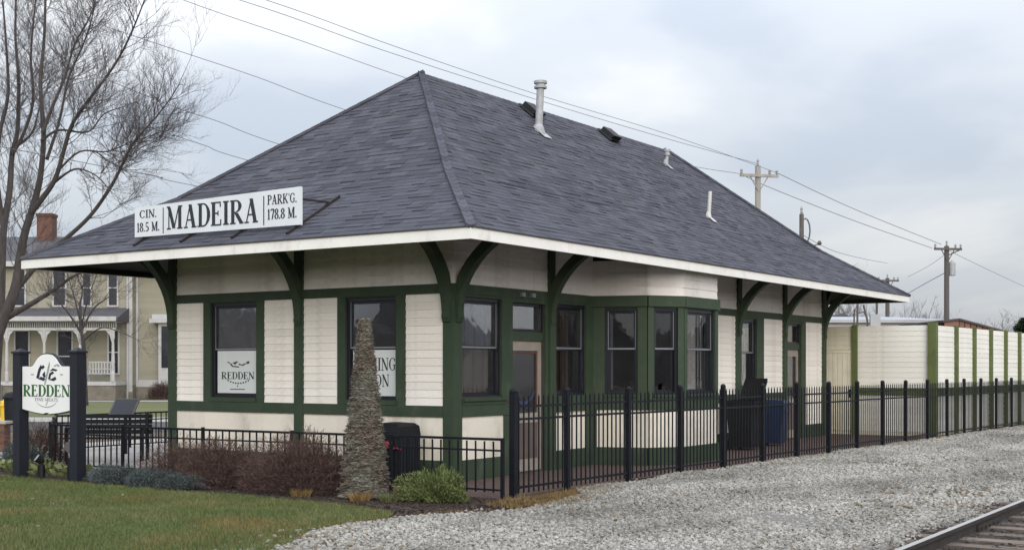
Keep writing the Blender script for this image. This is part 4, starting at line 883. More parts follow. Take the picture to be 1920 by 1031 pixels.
# ------------------------------------------------------------------ wheelie carts by the rear window
def cart(label, u, v, wd, dp, h, m, rz, lid_open):
    t = root('wheelie_bin', label, 'wheelie bin', (u, v, 0), rz, 'wheelie bins by the rear door')
    mb = MB(); a, b = wd/2, dp/2
    mb.hexa([(-a*.8, -b*.72, .06), (a*.8, -b*.72, .06), (a*.8, b*.72, .06), (-a*.8, b*.72, .06), (-a, -b, h), (a, -b, h), (a, b, h), (-a, b, h)]); obj('body', mb, m, t, local=True)
    mb = MB(); mb.box(-a-.02, a+.02, -b-.03, b+.03, h-.05, h); mb.box(-a*.7, a*.7, -b-.05, -b-.02, h-.20, h-.16); obj('rim', mb, m, t, local=True)
    for s_ in (-1, 1):
        mb = MB(); mb.tube([(s_*a*.86-.03, b*.85, .11), (s_*a*.86+.03, b*.85, .11)], .11, 14); obj('wheel', mb, 'black_plastic', t, local=True)
    mb = MB(); mb.tube([(-a*.8, b+.10, h-.03), (a*.8, b+.10, h-.03)], .018, 8); mb.tube([(-a*.8, b, h-.06), (-a*.8, b+.10, h-.03)], .018, 8); mb.tube([(a*.8, b, h-.06), (a*.8, b+.10, h-.03)], .018, 8); obj('handle', mb, m, t, local=True)
    mb = MB()
    if lid_open:
        hinge = Vector((.22, 0, h)); ex_ = Vector((.60, 0, .80)).normalized(); ey_ = Vector((0, 1, 0)); ez_ = ex_.cross(ey_)
        q = lambda x_, y_, z_: tuple(hinge+ex_*x_+ey_*y_+ez_*z_)
        L = .60; bb = b*.8
        mb.hexa([q(0, -bb, 0), q(L, -bb, 0), q(L, bb, 0), q(0, bb, 0), q(.02, -bb+.02, -.05), q(L-.03, -bb+.02, -.09), q(L-.03, bb-.02, -.09), q(.02, bb-.02, -.05)])
        for y_ in (-b*.6, b*.6): mb.tube([(.22, y_-.05, h), (.22, y_+.05, h)], .03, 8)
    else: mb.hexa([(-a-.02, -b-.03, h+.002), (a+.02, -b-.03, h+.002), (a+.02, b+.03, h+.002), (-a-.02, b+.03, h+.002), (-a*.9, -b*.9, h+.07), (a*.9, -b*.9, h+.07), (a*.9, b*.9, h+.10), (-a*.9, b*.9, h+.10)])
    obj('lid', mb, m if not lid_open else 'black_plastic', t, local=True)
cart('black wheelie bin with its lid thrown open under the rear window', 10.05, -0.66, 0.78, 0.66, 1.08, 'bin_dark', 0.0, True)
cart('blue wheelie bin with a closed lid beside the black one', 11.75, -0.62, 0.52, 0.60, 0.98, 'bin_blue', 0.1, False)

# ------------------------------------------------------------------ shrubs and small plants
def ribbons(pts, dirs, lens, wds, seed):
    """flat tapering blades: one triangle each (3 vertices)"""
    r = np.random.RandomState(seed); n = len(pts); side = np.cross(dirs, r.normal(size=(n, 3))); side /= np.linalg.norm(side, axis=1)[:, None]+1e-9
    a = pts-side*wds[:, None]/2; b = pts+side*wds[:, None]/2; c = pts+dirs*lens[:, None]
    v = np.stack([a, b, c], 1).reshape(-1, 3); f = np.arange(3*n).reshape(-1, 3); return v, f
def mound(name, label, cat, u, v, rx, ry, h, m, n, blade=(0.10, 0.20), wd=0.008, group=None, seed=0, lean=0.7, lumps=0.10, core_m=None):
    r = np.random.RandomState(seed+5)
    d = r.normal(size=(n, 3)); d[:, 2] = np.abs(d[:, 2]); d /= np.linalg.norm(d, axis=1)[:, None]
    az = np.arctan2(d[:, 1], d[:, 0]); lum = 1+lumps*np.sin(az*3+seed)+lumps*np.sin(az*7+d[:, 2]*6+seed*2)+lumps*.6*np.sin(d[:, 2]*9+az*4)
    rad = (0.30+0.70*r.rand(n)**0.45)*lum
    p = np.stack([u+d[:, 0]*rad*rx, v+d[:, 1]*rad*ry, 0.02+d[:, 2]*rad*h*.92], 1)
    dirs = d*lean+r.normal(size=(n, 3))*.45; dirs[:, 2] += .25; dirs /= np.linalg.norm(dirs, axis=1)[:, None]
    ln = r.uniform(blade[0], blade[1], n); vv, ff = ribbons(p, dirs, ln, np.full(n, wd), seed)
    t = root(name, label, cat, (u, v, 0), 0, group)
    raw('foliage', vv, ff, m, t)
    st = MB()
    for k in range(9):
        a = k*.7; e_ = Vector((u+rx*.6*math.cos(a), v+ry*.6*math.sin(a), h*.7)); st.tube([(u+.04*math.cos(a), v+.04*math.sin(a), -.02), tuple((Vector((u, v, 0))+e_)/2+Vector((0, 0, .05))), tuple(e_)], [.014, .010, .004], 5)
    obj('stem', st, 'bark', t); return t
for i, (lab, u, v, rx, ry, h, n) in enumerate((
        ('loose reddish brown shrub nearest the shop sign, railing showing through', -2.25, 3.75, .55, .62, .66, 5200),
        ('reddish brown shrub in the middle of the planting bed', -2.50, 2.55, .60, .78, .72, 11500),
        ('widest rounded brown shrub beside the dried conifer', -2.48, 0.95, .66, .98, .84, 17500))):
    mound('barberry_shrub', lab, 'shrub', u, v, rx, ry, h, 'barberry', int(n*1.25), (0.04, 0.105), 0.0075, 'brown shrubs in front of the low railing', seed=i*3+1)
mound('barberry_shrub', 'brown shrub left of the railing corner, seen between the sign posts', 'shrub', -1.2, 8.7, .5, .62, .74, 'barberry', 5000, (0.06, 0.16), 0.009, None, seed=31)
mound('grey_shrub', 'dark grey bush at the left edge of the picture behind the sign post', 'shrub', -2.3, 7.7, .4, .5, .46, 'bluejuniper', 3000, (0.05, 0.12), 0.012, None, seed=35)
for i, (lab, u, v, rx, ry, h) in enumerate((('low blue grey juniper nearest the right sign post', -3.02, 4.33, .36, .52, .26), ('low blue grey juniper at the foot of the brown shrubs', -3.06, 3.45, .36, .46, .24), ('smallest blue grey juniper at the lawn edge', -3.12, 2.75, .30, .38, .18))):
    mound('creeping_juniper', lab, 'shrub', u, v, rx, ry, h, 'bluejuniper', 8000, (0.02, 0.055), 0.013, 'low blue grey junipers by the lawn', seed=41+i, lumps=.16)
mound('green_juniper', 'bright green spreading juniper between the dried conifer and the fence end', 'shrub', -2.42, -1.46, .38, .44, .35, 'juniper', 15000, (0.025, 0.065), 0.016, None, seed=51, lumps=.22)
def tuft(name, label, cat, u, v, r_, h, m, n, seed, group=None):
    r = np.random.RandomState(seed); a = r.rand(n)*6.28; q = np.sqrt(r.rand(n))*r_*.5
    p = np.stack([u+q*np.cos(a), v+q*np.sin(a), np.zeros(n)], 1); d = np.stack([np.cos(a)*r.uniform(.1, .9, n), np.sin(a)*r.uniform(.1, .9, n), np.ones(n)], 1); d /= np.linalg.norm(d, axis=1)[:, None]
    vv, ff = ribbons(p, d, r.uniform(.5, 1, n)*h, np.full(n, .012), seed); o = raw(name, vv, ff, m); return tag(o, label, cat, group)
tuft('grass_tuft', 'straw coloured grass tuft at the foot of the dried conifer', 'grass tuft', -3.0, -0.62, .26, .17, 'dry_grass', 260, 1, 'grass tufts in the planting bed')
tuft('grass_tuft', 'straw coloured grass tuft below the widest brown shrub', 'grass tuft', -3.02, 0.42, .24, .16, 'dry_grass', 240, 2, 'grass tufts in the planting bed')
tuft('grass_tuft', 'green weedy tuft between the dried conifer and the green juniper', 'grass tuft', -2.9, -1.05, .22, .16, 'leafy', 260, 3, 'grass tufts in the planting bed')
tuft('grass_tuft', 'rusty brown tuft at the left side of the green juniper', 'grass tuft', -2.45, -0.98, .22, .22, 'dry_grass', 260, 4, 'grass tufts in the planting bed')
CX, CY, HC = -2.60, -0.375, 2.46
cone = root('dried_conifer', 'tall narrow cone shaped conifer, dried out brown in horizontal layers, in the planting bed', 'shrub', (CX, CY, 0))
r = np.random.RandomState(91); n = 52000
lay = np.floor(r.rand(n)**1.25*58)/58+r.normal(size=n)*.0060; zt_ = np.clip(lay, 0, .995); a = r.rand(n)*6.28
R0 = 0.275*(1-zt_)**0.86+0.062; R0 = R0*(1+.07*np.sin(a*3+zt_*40)+.06*np.sin(a*5-zt_*90)+.05*np.sin(zt_*210)); rad = R0*(.45+.55*r.rand(n)**.4)
p = np.stack([CX+rad*np.cos(a), CY+rad*np.sin(a), .03+zt_*HC], 1); tg = np.where(r.rand(n) < .5, 1, -1)
d = np.stack([-np.sin(a)*tg+np.cos(a)*.75*r.rand(n), np.cos(a)*tg+np.sin(a)*.75*r.rand(n), r.normal(size=n)*.16-.10], 1); d /= np.linalg.norm(d, axis=1)[:, None]
vv, ff = ribbons(p, d, r.uniform(.03, .08, n)*(.6+.5*(1-zt_)), np.full(n, .010), 92); raw('foliage', vv, ff, 'dried_leaf', cone)
m_ = 700; a = r.rand(m_)*6.28; z_ = r.rand(m_)**.3; p = np.stack([CX+.05*np.cos(a), CY+.05*np.sin(a), HC*.97+.06*z_-.05], 1); d = np.stack([np.cos(a)*.5, np.sin(a)*.5, r.uniform(-.1, 1, m_)], 1); vv, ff = ribbons(p, d, r.uniform(.03, .07, m_), np.full(m_, .012), 93); raw('tip', vv, ff, 'dry_grass', cone)
mb = MB(); mb.tube([(CX, CY, -.02), (CX, CY, .5), (CX, CY, HC*.7), (CX, CY, HC)], [.15, .16, .07, .02], 10)
for k in range(7): mb.tube([(CX, CY, .12), (CX+.22*math.cos(k*.9), CY+.22*math.sin(k*.9), .02)], [.02, .008], 5)
obj('stem', mb, 'bark', cone)
def leafy(label, u, v, r_, h, seed):
    r = np.random.RandomState(seed); mb = MB()
    for k in range(60):
        a = r.rand()*6.28; L = r.uniform(.10, .2); t_ = r.uniform(.1, .9); q = r_*math.sqrt(r.rand()); b = Vector((u+q*math.cos(a), v+q*math.sin(a), r.uniform(0, h*.7)))
        d = Vector((math.cos(a)*t_, math.sin(a)*t_, r.uniform(.2, .9))).normalized(); s_ = d.cross(Vector((r.normal(), r.normal(), r.normal()))).normalized()*L*.22
        m_ = b+d*L*.5; e_ = b+d*L-Vector((0, 0, L*.2)); mb.add([tuple(b), tuple(m_+s_), tuple(e_), tuple(m_-s_)], [(0, 1, 2), (0, 2, 3)])
    tag(obj('leafy_plant', mb, 'leafy'), label, 'plant', 'leafy plants round the shop sign')
for i, (lab, u, v) in enumerate((('yellow green leafy plant at the left edge, left of the sign', -3.0, 7.15), ('yellow green leafy plant just left of the left sign post', -2.95, 6.72), ('yellow green leafy plant just right of the left sign post', -2.9, 6.15), ('yellow green leafy plant midway between the sign posts', -2.85, 5.75), ('yellow green leafy plant touching the right sign post', -2.9, 5.35), ('yellow green leafy plant farthest back at the left edge', -2.2, 7.25))):
    leafy(lab, u, v, .24, .24, 60+i)

# ------------------------------------------------------------------ lawn grass, weeds, chips, gravel
def inpoly(x, y, P):
    c = np.zeros(len(x), bool); n = len(P); j = n-1
    for i in range(n):
        xi, yi = P[i]; xj, yj = P[j]; cnd = ((yi > y) != (yj > y)) & (x < (xj-xi)*(y-yi)/(yj-yi+1e-12)+xi); c ^= cnd; j = i
    return c
def scatter(P, dens, seed):
    P = np.array(P); lo, hi = P.min(0), P.max(0); r = np.random.RandomState(seed); n = int(dens*(hi[0]-lo[0])*(hi[1]-lo[1])); x = r.uniform(lo[0], hi[0], n); y = r.uniform(lo[1], hi[1], n); k = inpoly(x, y, P); return x[k], y[k], r
def noise2(x, y, s, seed):
    r = np.random.RandomState(seed); o = np.zeros(len(x))
    for i in range(7):
        a = r.rand()*6.28; f = s*(0.6+1.1*r.rand()); o += np.sin((x*math.cos(a)+y*math.sin(a))*f+r.rand()*6.28)
    return o/7
def grass(name, P, dens, h, m, seed, keep=None, wd=.007):
    x, y, r = scatter(P, dens, seed)
    if keep is not None:
        k = keep(x, y, r); x, y = x[k], y[k]
    n = len(x); d = np.stack([r.normal(size=n)*.45, r.normal(size=n)*.45, np.ones(n)], 1); d /= np.linalg.norm(d, axis=1)[:, None]
    hh = h*r.uniform(.45, 1.15, n)*(1+.55*noise2(x, y, 3.5, seed)+.3*noise2(x, y, 1.2, seed+1)); v, f = ribbons(np.stack([x, y, np.full(n, -.006)], 1), d, hh, np.full(n, wd), seed); return raw(name, v, f, m, None, 'stuff')
LAWN = [(-9.6, -2.0), (-7.1, -2.95), (-5.75, -2.25), (-4.4, -2.2), (-3.87, -1.9), (-3.47, -0.6), (-3.40, 1.6), (-3.34, 4.0), (-3.27, 7.2), (-3.3, 9), (-9.6, 9)]
grass('grass', LAWN, 3300, 0.062, 'grass', 3, lambda x, y, r: r.rand(len(x)) < np.clip(1.15-0.55*np.clip((-1.2-y)/1.2, 0, 1)+.5*noise2(x, y, 1.6, 9), .12, 1))
WEED = [(-2.9, -3.15), (-1.4, -3.3), (0.4, -2.75), (1.2, -2.42), (0.2, -2.2), (-1.0, -2.25), (-1.6, -2.1), (-2.5, -2.3)]
grass('dry_weeds', WEED, 1900, 0.075, 'dry_grass', 5, lambda x, y, r: r.rand(len(x)) < np.clip(.7+.9*noise2(x, y, 3, 4), .08, 1))
EDGE = [(-8.6, -2.6), (-7.1, -3.3), (-5.6, -2.55), (-4.2, -2.6), (-2.7, -3.15), (-2.9, -2.6), (-4.3, -2.05), (-5.9, -1.95), (-7.4, -2.4)]
grass('edge_weeds', EDGE, 1500, 0.055, 'dry_grass', 6, lambda x, y, r: r.rand(len(x)) < np.clip(.35+.9*noise2(x, y, 3, 14), .0, 1))
def gn_stones(name, x, y, z, scl, m, seed, flat=0.7, kind='stuff'):
    """stones: an angular ico sphere instanced on the points with random turn and size"""
    me = bpy.data.meshes.new(name); me.vertices.add(len(x)); co = np.stack([x, y, z], 1).astype(np.float32); me.vertices.foreach_set('co', co.ravel())
    r = np.random.RandomState(seed); a1 = me.attributes.new('sc', 'FLOAT_VECTOR', 'POINT'); s_ = np.stack([scl*r.uniform(.7, 1.35, len(x)), scl*r.uniform(.7, 1.2, len(x)), scl*flat*r.uniform(.6, 1.2, len(x))], 1).astype(np.float32); a1.data.foreach_set('vector', s_.ravel())
    a2 = me.attributes.new('ro', 'FLOAT_VECTOR', 'POINT'); ro = np.stack([r.uniform(-.6, .6, len(x)), r.uniform(-.6, .6, len(x)), r.uniform(0, 6.28, len(x))], 1).astype(np.float32); a2.data.foreach_set('vector', ro.ravel())
    me.update(); o = link(name, me)
    g = bpy.data.node_groups.new(name, 'GeometryNodeTree'); g.interface.new_socket('Geometry', in_out='INPUT', socket_type='NodeSocketGeometry'); g.interface.new_socket('Geometry', in_out='OUTPUT', socket_type='NodeSocketGeometry')
    n = g.nodes; l = g.links; gi = n.new('NodeGroupInput'); go = n.new('NodeGroupOutput'); ico = n.new('GeometryNodeMeshIcoSphere'); ico.inputs['Radius'].default_value = 1.0; ico.inputs['Subdivisions'].default_value = 1
    sp_ = n.new('GeometryNodeSetPosition'); nz = n.new('ShaderNodeTexNoise'); nz.inputs['Scale'].default_value = 1.3; sb = n.new('ShaderNodeVectorMath'); sb.operation = 'SUBTRACT'; sb.inputs[1].default_value = (.5, .5, .5); ml = n.new('ShaderNodeVectorMath'); ml.operation = 'SCALE'; ml.inputs['Scale'].default_value = 1.5
    l.new(nz.outputs['Color'], sb.inputs[0]); l.new(sb.outputs[0], ml.inputs[0]); l.new(ico.outputs[0], sp_.inputs[0]); l.new(ml.outputs[0], sp_.inputs['Offset'])
    sm = n.new('GeometryNodeSetMaterial'); sm.inputs['Material'].default_value = M[m]; l.new(sp_.outputs[0], sm.inputs[0])
    ip = n.new('GeometryNodeInstanceOnPoints'); l.new(gi.outputs[0], ip.inputs['Points']); l.new(sm.outputs[0], ip.inputs['Instance'])
    for nm, sock in (('sc', 'Scale'), ('ro', 'Rotation')):
        at = n.new('GeometryNodeInputNamedAttribute'); at.data_type = 'FLOAT_VECTOR'; at.inputs['Name'].default_value = nm; l.new(at.outputs[0], ip.inputs[sock])
    l.new(ip.outputs[0], go.inputs[0]); md = o.modifiers.new('stones', 'NODES'); md.node_group = g; o['kind'] = kind; me.materials.append(M[m]); return o
GRAV = [(-9.5, -4.2), (-7.3, -3.15), (-5.9, -2.35), (-5.2, -2.2), (-3.9, -2.5), (-2.6, -3.05), (-0.6, -2.7), (0.2, -2.12), (10, -2.50), (24, -3.1), (40, -3.9), (40, -13), (-5, -13)]
def vis(x, y, ma=0.16):
    dx, dy = x-cam.location.x, y-cam.location.y; D = dx*.8352+dy*.5499; X = dx*.5499-dy*.8352; return (np.abs(X) < D*(960/2402+ma)) & (D > 9.5)
x, y, r = scatter(GRAV, 980, 21); k = vis(x, y); x, y = x[k], y[k]; D = (x-cam.location.x)*.8352+(y-cam.location.y)*.5499
k = r.rand(len(x)) < np.clip(21.0/D, .2, 1); x, y, D = x[k], y[k], D[k]
k = y > -7.95+.12*np.sin(x*2.1)+r.normal(size=len(x))*.08; x, y, D = x[k], y[k], D[k]
hz = 0.036*noise2(x*.6, y*1.3, 1.1, 5)+.030*noise2(x, y, 2.3, 6)+.018; nz_ = len(x)
gn_stones('gravel', x, y, hz-.012+r.uniform(-.008, .010, nz_), (.0125+.016*r.rand(nz_)**1.8)*(1.05+.35*np.clip((D-20)/20, 0, 1.4)), 'stone', 5)
x, y, r = scatter([(-5, -13), (36, -13), (36, -7.75), (-5, -7.75)], 260, 22); k = vis(x, y); x, y = x[k], y[k]; gn_stones('track_ballast', x, y, r.uniform(-.02, .004, len(x)), r.uniform(.018, .034, len(x)), 'stone_dark', 15)
x, y, r = scatter(EDGE, 42, 23); gn_stones('stray_stones', x, y, np.full(len(x), .004), r.uniform(.014, .034, len(x)), 'stone', 6)
x, y, r = scatter([(-9, -1.8), (-6, -2.0), (-4.2, -1.4), (-4.2, 3), (-9, 6)], 0.45, 24); gn_stones('fallen_leaves', x, y, np.full(len(x), .03), r.uniform(.012, .028, len(x)), 'stone_tan', 7, flat=.35)
x, y, r = scatter([(-2.7, -3.0), (-4.25, -2.15), (-3.85, -1.9), (-3.45, -.6), (-3.36, 3.6), (-1.75, 3.6), (-1.75, -2.3), (-0.6, -2.7)], 240, 25)
gn_stones('bark_chips', x, y, np.full(len(x), .003), r.uniform(.012, .030, len(x)), 'mulch', 8, flat=.4)
x, y, r = scatter(GRAV, 60, 27); k = vis(x, y) & (y > -7.9) & (r.rand(len(x)) < np.clip(.12+1.1*noise2(x, y, .8, 8)+.35*np.clip((-5.5-y)/2, 0, 1), 0, 1)); gn_stones('tan_stones', x[k], y[k], np.full(k.sum(), .012), r.uniform(.02, .036, k.sum()), 'stone_tan', 9)

x_ = np.linspace(-1, 27, 57)
grass('fence_weeds', [(a, fv(a)-.16) for a in x_]+[(a, fv(a)+.14) for a in x_[::-1]], 900, 0.07, 'dry_grass', 61, lambda x, y, r: r.rand(len(x)) < np.clip(1.3*noise2(x, y, 2.2, 33), 0, .8))
grass('dry_lawn_grass', LAWN, 1300, 0.055, 'dry_grass', 62, lambda x, y, r: r.rand(len(x)) < np.clip(.02+1.6*noise2(x, y, 2.6, 77)+.7*np.clip((-.9-y)/1.2, 0, 1), 0, 1))
# ------------------------------------------------------------------ railway track
VR = -8.40
def rail_profile(): return [(-.070, 0), (.070, 0), (.070, .012), (.012, .032), (.009, .115), (.036, .128), (.036, .165), (-.036, .165), (-.036, .128), (-.009, .115), (-.012, .032), (-.070, .012)]
for i, v in enumerate((VR, VR-1.505)):
    t = root('railway_rail', ('steel rail with a bright worn top in the corner, nearest the depot' if i == 0 else 'steel rail on the far side of the track from the depot'), 'rail', (-8, v, 0))
    mb = MB(); mb.prism([(x, z-.012) for x, z in rail_profile()], (-13, v, 0), (0, 1, 0), (0, 0, 1), (75, 0, 0)); obj('rail_web', mb, 'rail_side', t)
    mb = MB(); mb.box(-13, 62, v-.031, v+.031, .1532, .1556); obj('running_surface', mb, 'rail_top', t)
    mb = MB()
    for s_ in (-1, 1): mb.box(-1.9, -0.95, v+s_*.014, v+s_*.040, .012, .085)
    for k in range(5):
        for s_ in (-1, 1): mb.box(-1.82+k*.19, -1.79+k*.19, v+s_*.04, v+s_*.058, .035, .062)
    obj('joint_bar', mb, 'rail_side', t)
mb = MB(); mb.box(-.12, .12, -1.30, 1.30, -.16, .012); slm = mb.mesh('sleeper', 'sleeper')
for k in range(34):
    o = bpy.data.objects.new('railway_sleeper', slm); COL.objects.link(o); o.location = (-7.0+k*.56+rnd.uniform(-.02, .02), VR-.75+rnd.uniform(-.05, .05), rnd.uniform(-.004, .010)); o.rotation_euler = (rnd.uniform(-.01, .01), 0, rnd.uniform(-.03, .03))
    tag(o, 'weathered brown timber sleeper lying under the steel rails', 'railway sleeper', 'sleepers under the rails')

# ------------------------------------------------------------------ far placement: depth along the view heading and metres to its right
def at(x, d, z=0.0): return (cam.location.x+.8352*d+.5499*x, cam.location.y+.5499*d-.8352*x, z)

# ------------------------------------------------------------------ the yellow house across the street (local frame: x right, y away, z up)
HD = 74.0; KS = 0.03081
hs = root('yellow_house', 'two storey yellow house with white trim and a spindle porch across the street', 'house', at((160-960)*KS, HD), CAMROT)
def hx(p): return (p-160)*KS
def hz(p): return (748.0-p)*KS
def hb(name, x0, x1, y0, y1, z0, z1, m, parent=None):
    mb = MB(); mb.box(hx(x0), hx(x1), y0, y1, hz(z0), hz(z1)); return obj(name, mb, m, parent or hs, local=True)
hb('wall', -110, 249, 0, 9, 722, 492, 'house_yellow'); hb('foundation', -110, 250, -0.04, 9, 748, 722, 'house_stone')
hb('wall', 249, 420, 0.7, 9, 726, 492, 'house_yellow'); hb('foundation', 250, 420, 0.6, 9, 748, 726, 'house_stone')
hb('corner_board', 241.5, 248.5, -0.06, 0.1, 735, 492, 'house_trim'); hb('corner_board', 249.5, 254, 0.55, 0.75, 726, 492, 'house_trim'); hb('base_trim', 254, 420, 0.58, 0.72, 726, 713, 'house_trim')
mb = MB(); mb.tube([(hx(240), -0.12, hz(748)), (hx(240), -0.12, hz(500))], .06, 8); obj('downpipe', mb, 'house_trim', hs, local=True)
mb = MB(); ex0, ex1 = hx(-120), hx(430); rz_ = hz(492)
mb.add([(ex0, -.6, rz_), (ex1, -.6, rz_), (ex1, 9.6, rz_), (ex0, 9.6, rz_), (hx(-90), 4.5, hz(430)), (hx(400), 4.5, hz(430))], [(0, 1, 5, 4), (1, 2, 5), (2, 3, 4, 5), (3, 0, 4), (3, 2, 1, 0)]); rf = obj('roof', mb, 'house_roof', hs, local=True)
mb = MB(); mb.box(ex0, ex1, -.62, -.56, rz_-.30, rz_-.002); obj('eave_board', mb, 'house_trim', hs, local=True)
cx0, cx1 = ((72-960)*(HD+4)-(160-960)*HD)/2402.08, ((103-960)*(HD+4)-(160-960)*HD)/2402.08; ct_ = 1.8+(689.5-402)*(HD+4)/2402.08
ch = MB(); ch.box(cx0+.05, cx1-.05, 3.6, 4.5, hz(455), ct_-.18); chm = obj('chimney', ch, 'brick', rf, local=True)
mb = MB(); mb.box(cx0, cx1, 3.55, 4.55, ct_-.18, ct_); obj('chimney_cap', mb, 'brick', rf, local=True)
def hwin(x0, x1, z0, z1, y=0.0, lintel=True):
    mb = MB(); f = 3.2
    for (a, b, c, d) in ((x0-f, x0, z0+3, z1-3), (x1, x1+f, z0+3, z1-3), (x0, x1, z1, z1-3.5), (x0, x1, z0+3, z0), ((x0+x1)/2-.5, (x0+x1)/2+.5, z0, z1) if False else (x0, x1, (z0+z1)/2+1, (z0+z1)/2-1)): mb.box(hx(a), hx(b), y-.09, y+.03, hz(c), hz(d))
    wn = obj('window', mb, 'house_trim', hs, local=True)
    mb = MB(); mb.box(hx(x0), hx(x1), y-.03, y-.01, hz(z0), hz(z1)); obj('pane', mb, 'house_pane', wn, local=True)
for x0, x1 in ((-60, -40), (29, 47), (102, 123), (157, 170), (205, 220)): hwin(x0, x1, 573, 508)
for x0, x1, z0 in ((30, 54, 715), (110, 135, 715), (205, 222, 700)): hwin(x0, x1, z0, 622)
# porch
hb('porch_floor', -70, 240, -2.3, -0.02, 722, 715, 'house_trim'); hb('porch_base', -70, 239, -2.25, -0.05, 748, 722, 'house_stone')
mb = MB(); mb.add([(hx(-75), -2.6, hz(602)), (hx(243), -2.6, hz(602)), (hx(243), -.01, hz(578)), (hx(-75), -.01, hz(578)), (hx(-75), -2.6, hz(605)), (hx(243), -2.6, hz(605)), (hx(243), -.01, hz(605)), (hx(-75), -.01, hz(605))], [(0, 1, 2, 3), (7, 6, 5, 4), (0, 4, 5, 1), (1, 5, 6, 2), (3, 7, 4, 0)]); obj('porch_roof', mb, 'house_roof', hs, local=True)
hb('porch_fascia', -76, 244, -2.66, -2.58, 605.5, 597, 'house_trim'); hb('porch_beam', -70, 240, -2.35, -2.2, 622, 617.5, 'house_trim'); hb('porch_ceiling', -70, 240, -2.2, -.05, 606, 605.4, 'house_trim')
fz = MB()
for k in range(78): x = -68+k*4; fz.box(hx(x), hx(x+1.1), -2.30, -2.25, hz(617.5), hz(606))
obj('spindle_frieze', fz, 'house_trim', hs, local=True)
for x in (-50, 42, 110, 175, 235):
    mb = MB(); mb.tube([(hx(x), -2.27, hz(z)) for z in (715, 700, 696, 680, 650, 640, 636, 622)], [.11, .11, .07, .10, .075, .06, .10, .10], 8); c = obj('porch_column', mb, 'house_trim', hs, local=True)
    mb = MB()
    for s_ in (-1, 1):
        if x == 235 and s_ > 0: continue
        mb.prism([(0, hz(622)), (s_*hx(160+13), hz(622)), (s_*hx(160+10), hz(626)), (s_*hx(160+6), hz(630)), (s_*hx(160+4), hz(638)), (s_*hx(160+1.5), hz(646)), (0, hz(646))][::s_], (hx(x), -2.30, 0), (1, 0, 0), (0, 0, 1), (0, .06, 0))
    obj('scroll_bracket', mb, 'house_trim', c, local=True)
for (x0, x1) in ((-46, 0), (115, 170)):
    mb = MB(); mb.box(hx(x0), hx(x1), -2.30, -2.24, hz(692), hz(689.5)); mb.box(hx(x0), hx(x1), -2.30, -2.24, hz(711), hz(709))
    for k in range(int((x1-x0)/4)): mb.box(hx(x0+k*4), hx(x0+k*4+1), -2.29, -2.25, hz(710), hz(690))
    obj('porch_rail', mb, 'house_trim', hs, local=True)
mb = MB()
for k in range(5): mb.box(hx(4), hx(34), -2.35-.3*(k+1), -2.35-.3*k, 0, hz(715)-(k+1)*.17)
obj('porch_steps', mb, 'concrete', hs, local=True)
# bay window on the right wing
hb('bay_wall', 297, 345, 0.0, .7, 748, 606, 'house_trim'); mb = MB(); mb.box(hx(283), hx(350), -.35, .7, hz(606), hz(598)); mb.box(hx(287), hx(350), -.2, .7, hz(598), hz(590)); obj('bay_cornice', mb, 'house_trim', hs, local=True)
hb('bay_pane', 303, 317, -.03, .0, 690, 612, 'house_pane')
pb = root('porch_bench', 'white slatted bench on the porch of the yellow house', 'bench', WM[hs.name] @ Vector((hx(203), -1.4, hz(715))), CAMROT)
mb = MB(); mb.box(-.72, .72, -.3, .25, .42, .47); obj('seat', mb, 'house_trim', pb, local=True)
for k in range(9): mb = MB(); mb.box(-.70+k*.165, -.62+k*.165, .22, .26, .47, 1.05); obj('slat', mb, 'house_trim', pb, local=True)
mb = MB(); mb.box(-.75, .75, .2, .28, 1.05, 1.13); mb.box(-.75, .75, .2, .28, .68, .74); obj('top_rail', mb, 'house_trim', pb, local=True)
for sx in (-.7, .7):
    for sy in (-.27, .24): mb = MB(); mb.box(sx-.04, sx+.04, sy-.04, sy+.04, 0, .9 if sy > 0 else .66); obj('leg', mb, 'house_trim', pb, local=True)
c = at((306-960)*KS, HD-.4); mound('round_shrub', 'dark rounded shrub against the foundation of the yellow house', 'shrub', c[0], c[1], .75, .75, .95, 'barberry', 3500, (.08, .16), .03, None, seed=71)

# ------------------------------------------------------------------ small street things on the left
hp = at((8-960)/2402.08*43, 43)
hy = root('fire_hydrant', 'yellow fire hydrant at the far left behind the sign', 'fire hydrant', hp)
mb = MB(); mb.lathe([(.17, 0), (.17, .05), (.12, .06), (.12, .50), (.155, .51), (.155, .55), (.13, .57), (.12, .64), (.07, .70), (.035, .71), (.035, .76)], hp, 14); obj('barrel', mb, 'yellow_paint', hy, smooth=False)
for s_ in (-1, 1):
    q = Vector(hp)+Vector((.5499, -.8352, 0))*s_*.12+Vector((0, 0, .40)); mb = MB(); mb.tube([q, q+Vector((.5499, -.8352, 0))*s_*.10], [.065, .065], 10); mb.tube([q+Vector((.5499, -.8352, 0))*s_*.10, q+Vector((.5499, -.8352, 0))*s_*.13], [.035, .035], 6); obj('nozzle', mb, 'yellow_paint', hy)
tp = at((27-960)/2402.08*41, 41)
tb = root('street_bin', 'black round topped litter bin behind the yellow hydrant', 'litter bin', tp)
mb = MB(); mb.lathe([(.27, 0), (.30, .05), (.32, .78), (.34, .80)], tp, 16); obj('body', mb, 'bin_dark', tb); mb = MB(); mb.lathe([(.35, .80), (.35, .86), (.28, .98), (.12, 1.03)], tp, 16); obj('lid', mb, 'black_plastic', tb)
bp_ = at((0-960)/2402.08*27.5, 27.5)
bk = root('brick_pier', 'low brown brick pier at the left edge below the hydrant', 'brick pier', bp_, CAMROT)
mb = MB(); mb.box(-.15, .15, -.15, .15, 0, .60); obj('mortar_core', mb, 'mortar', bk, local=True)
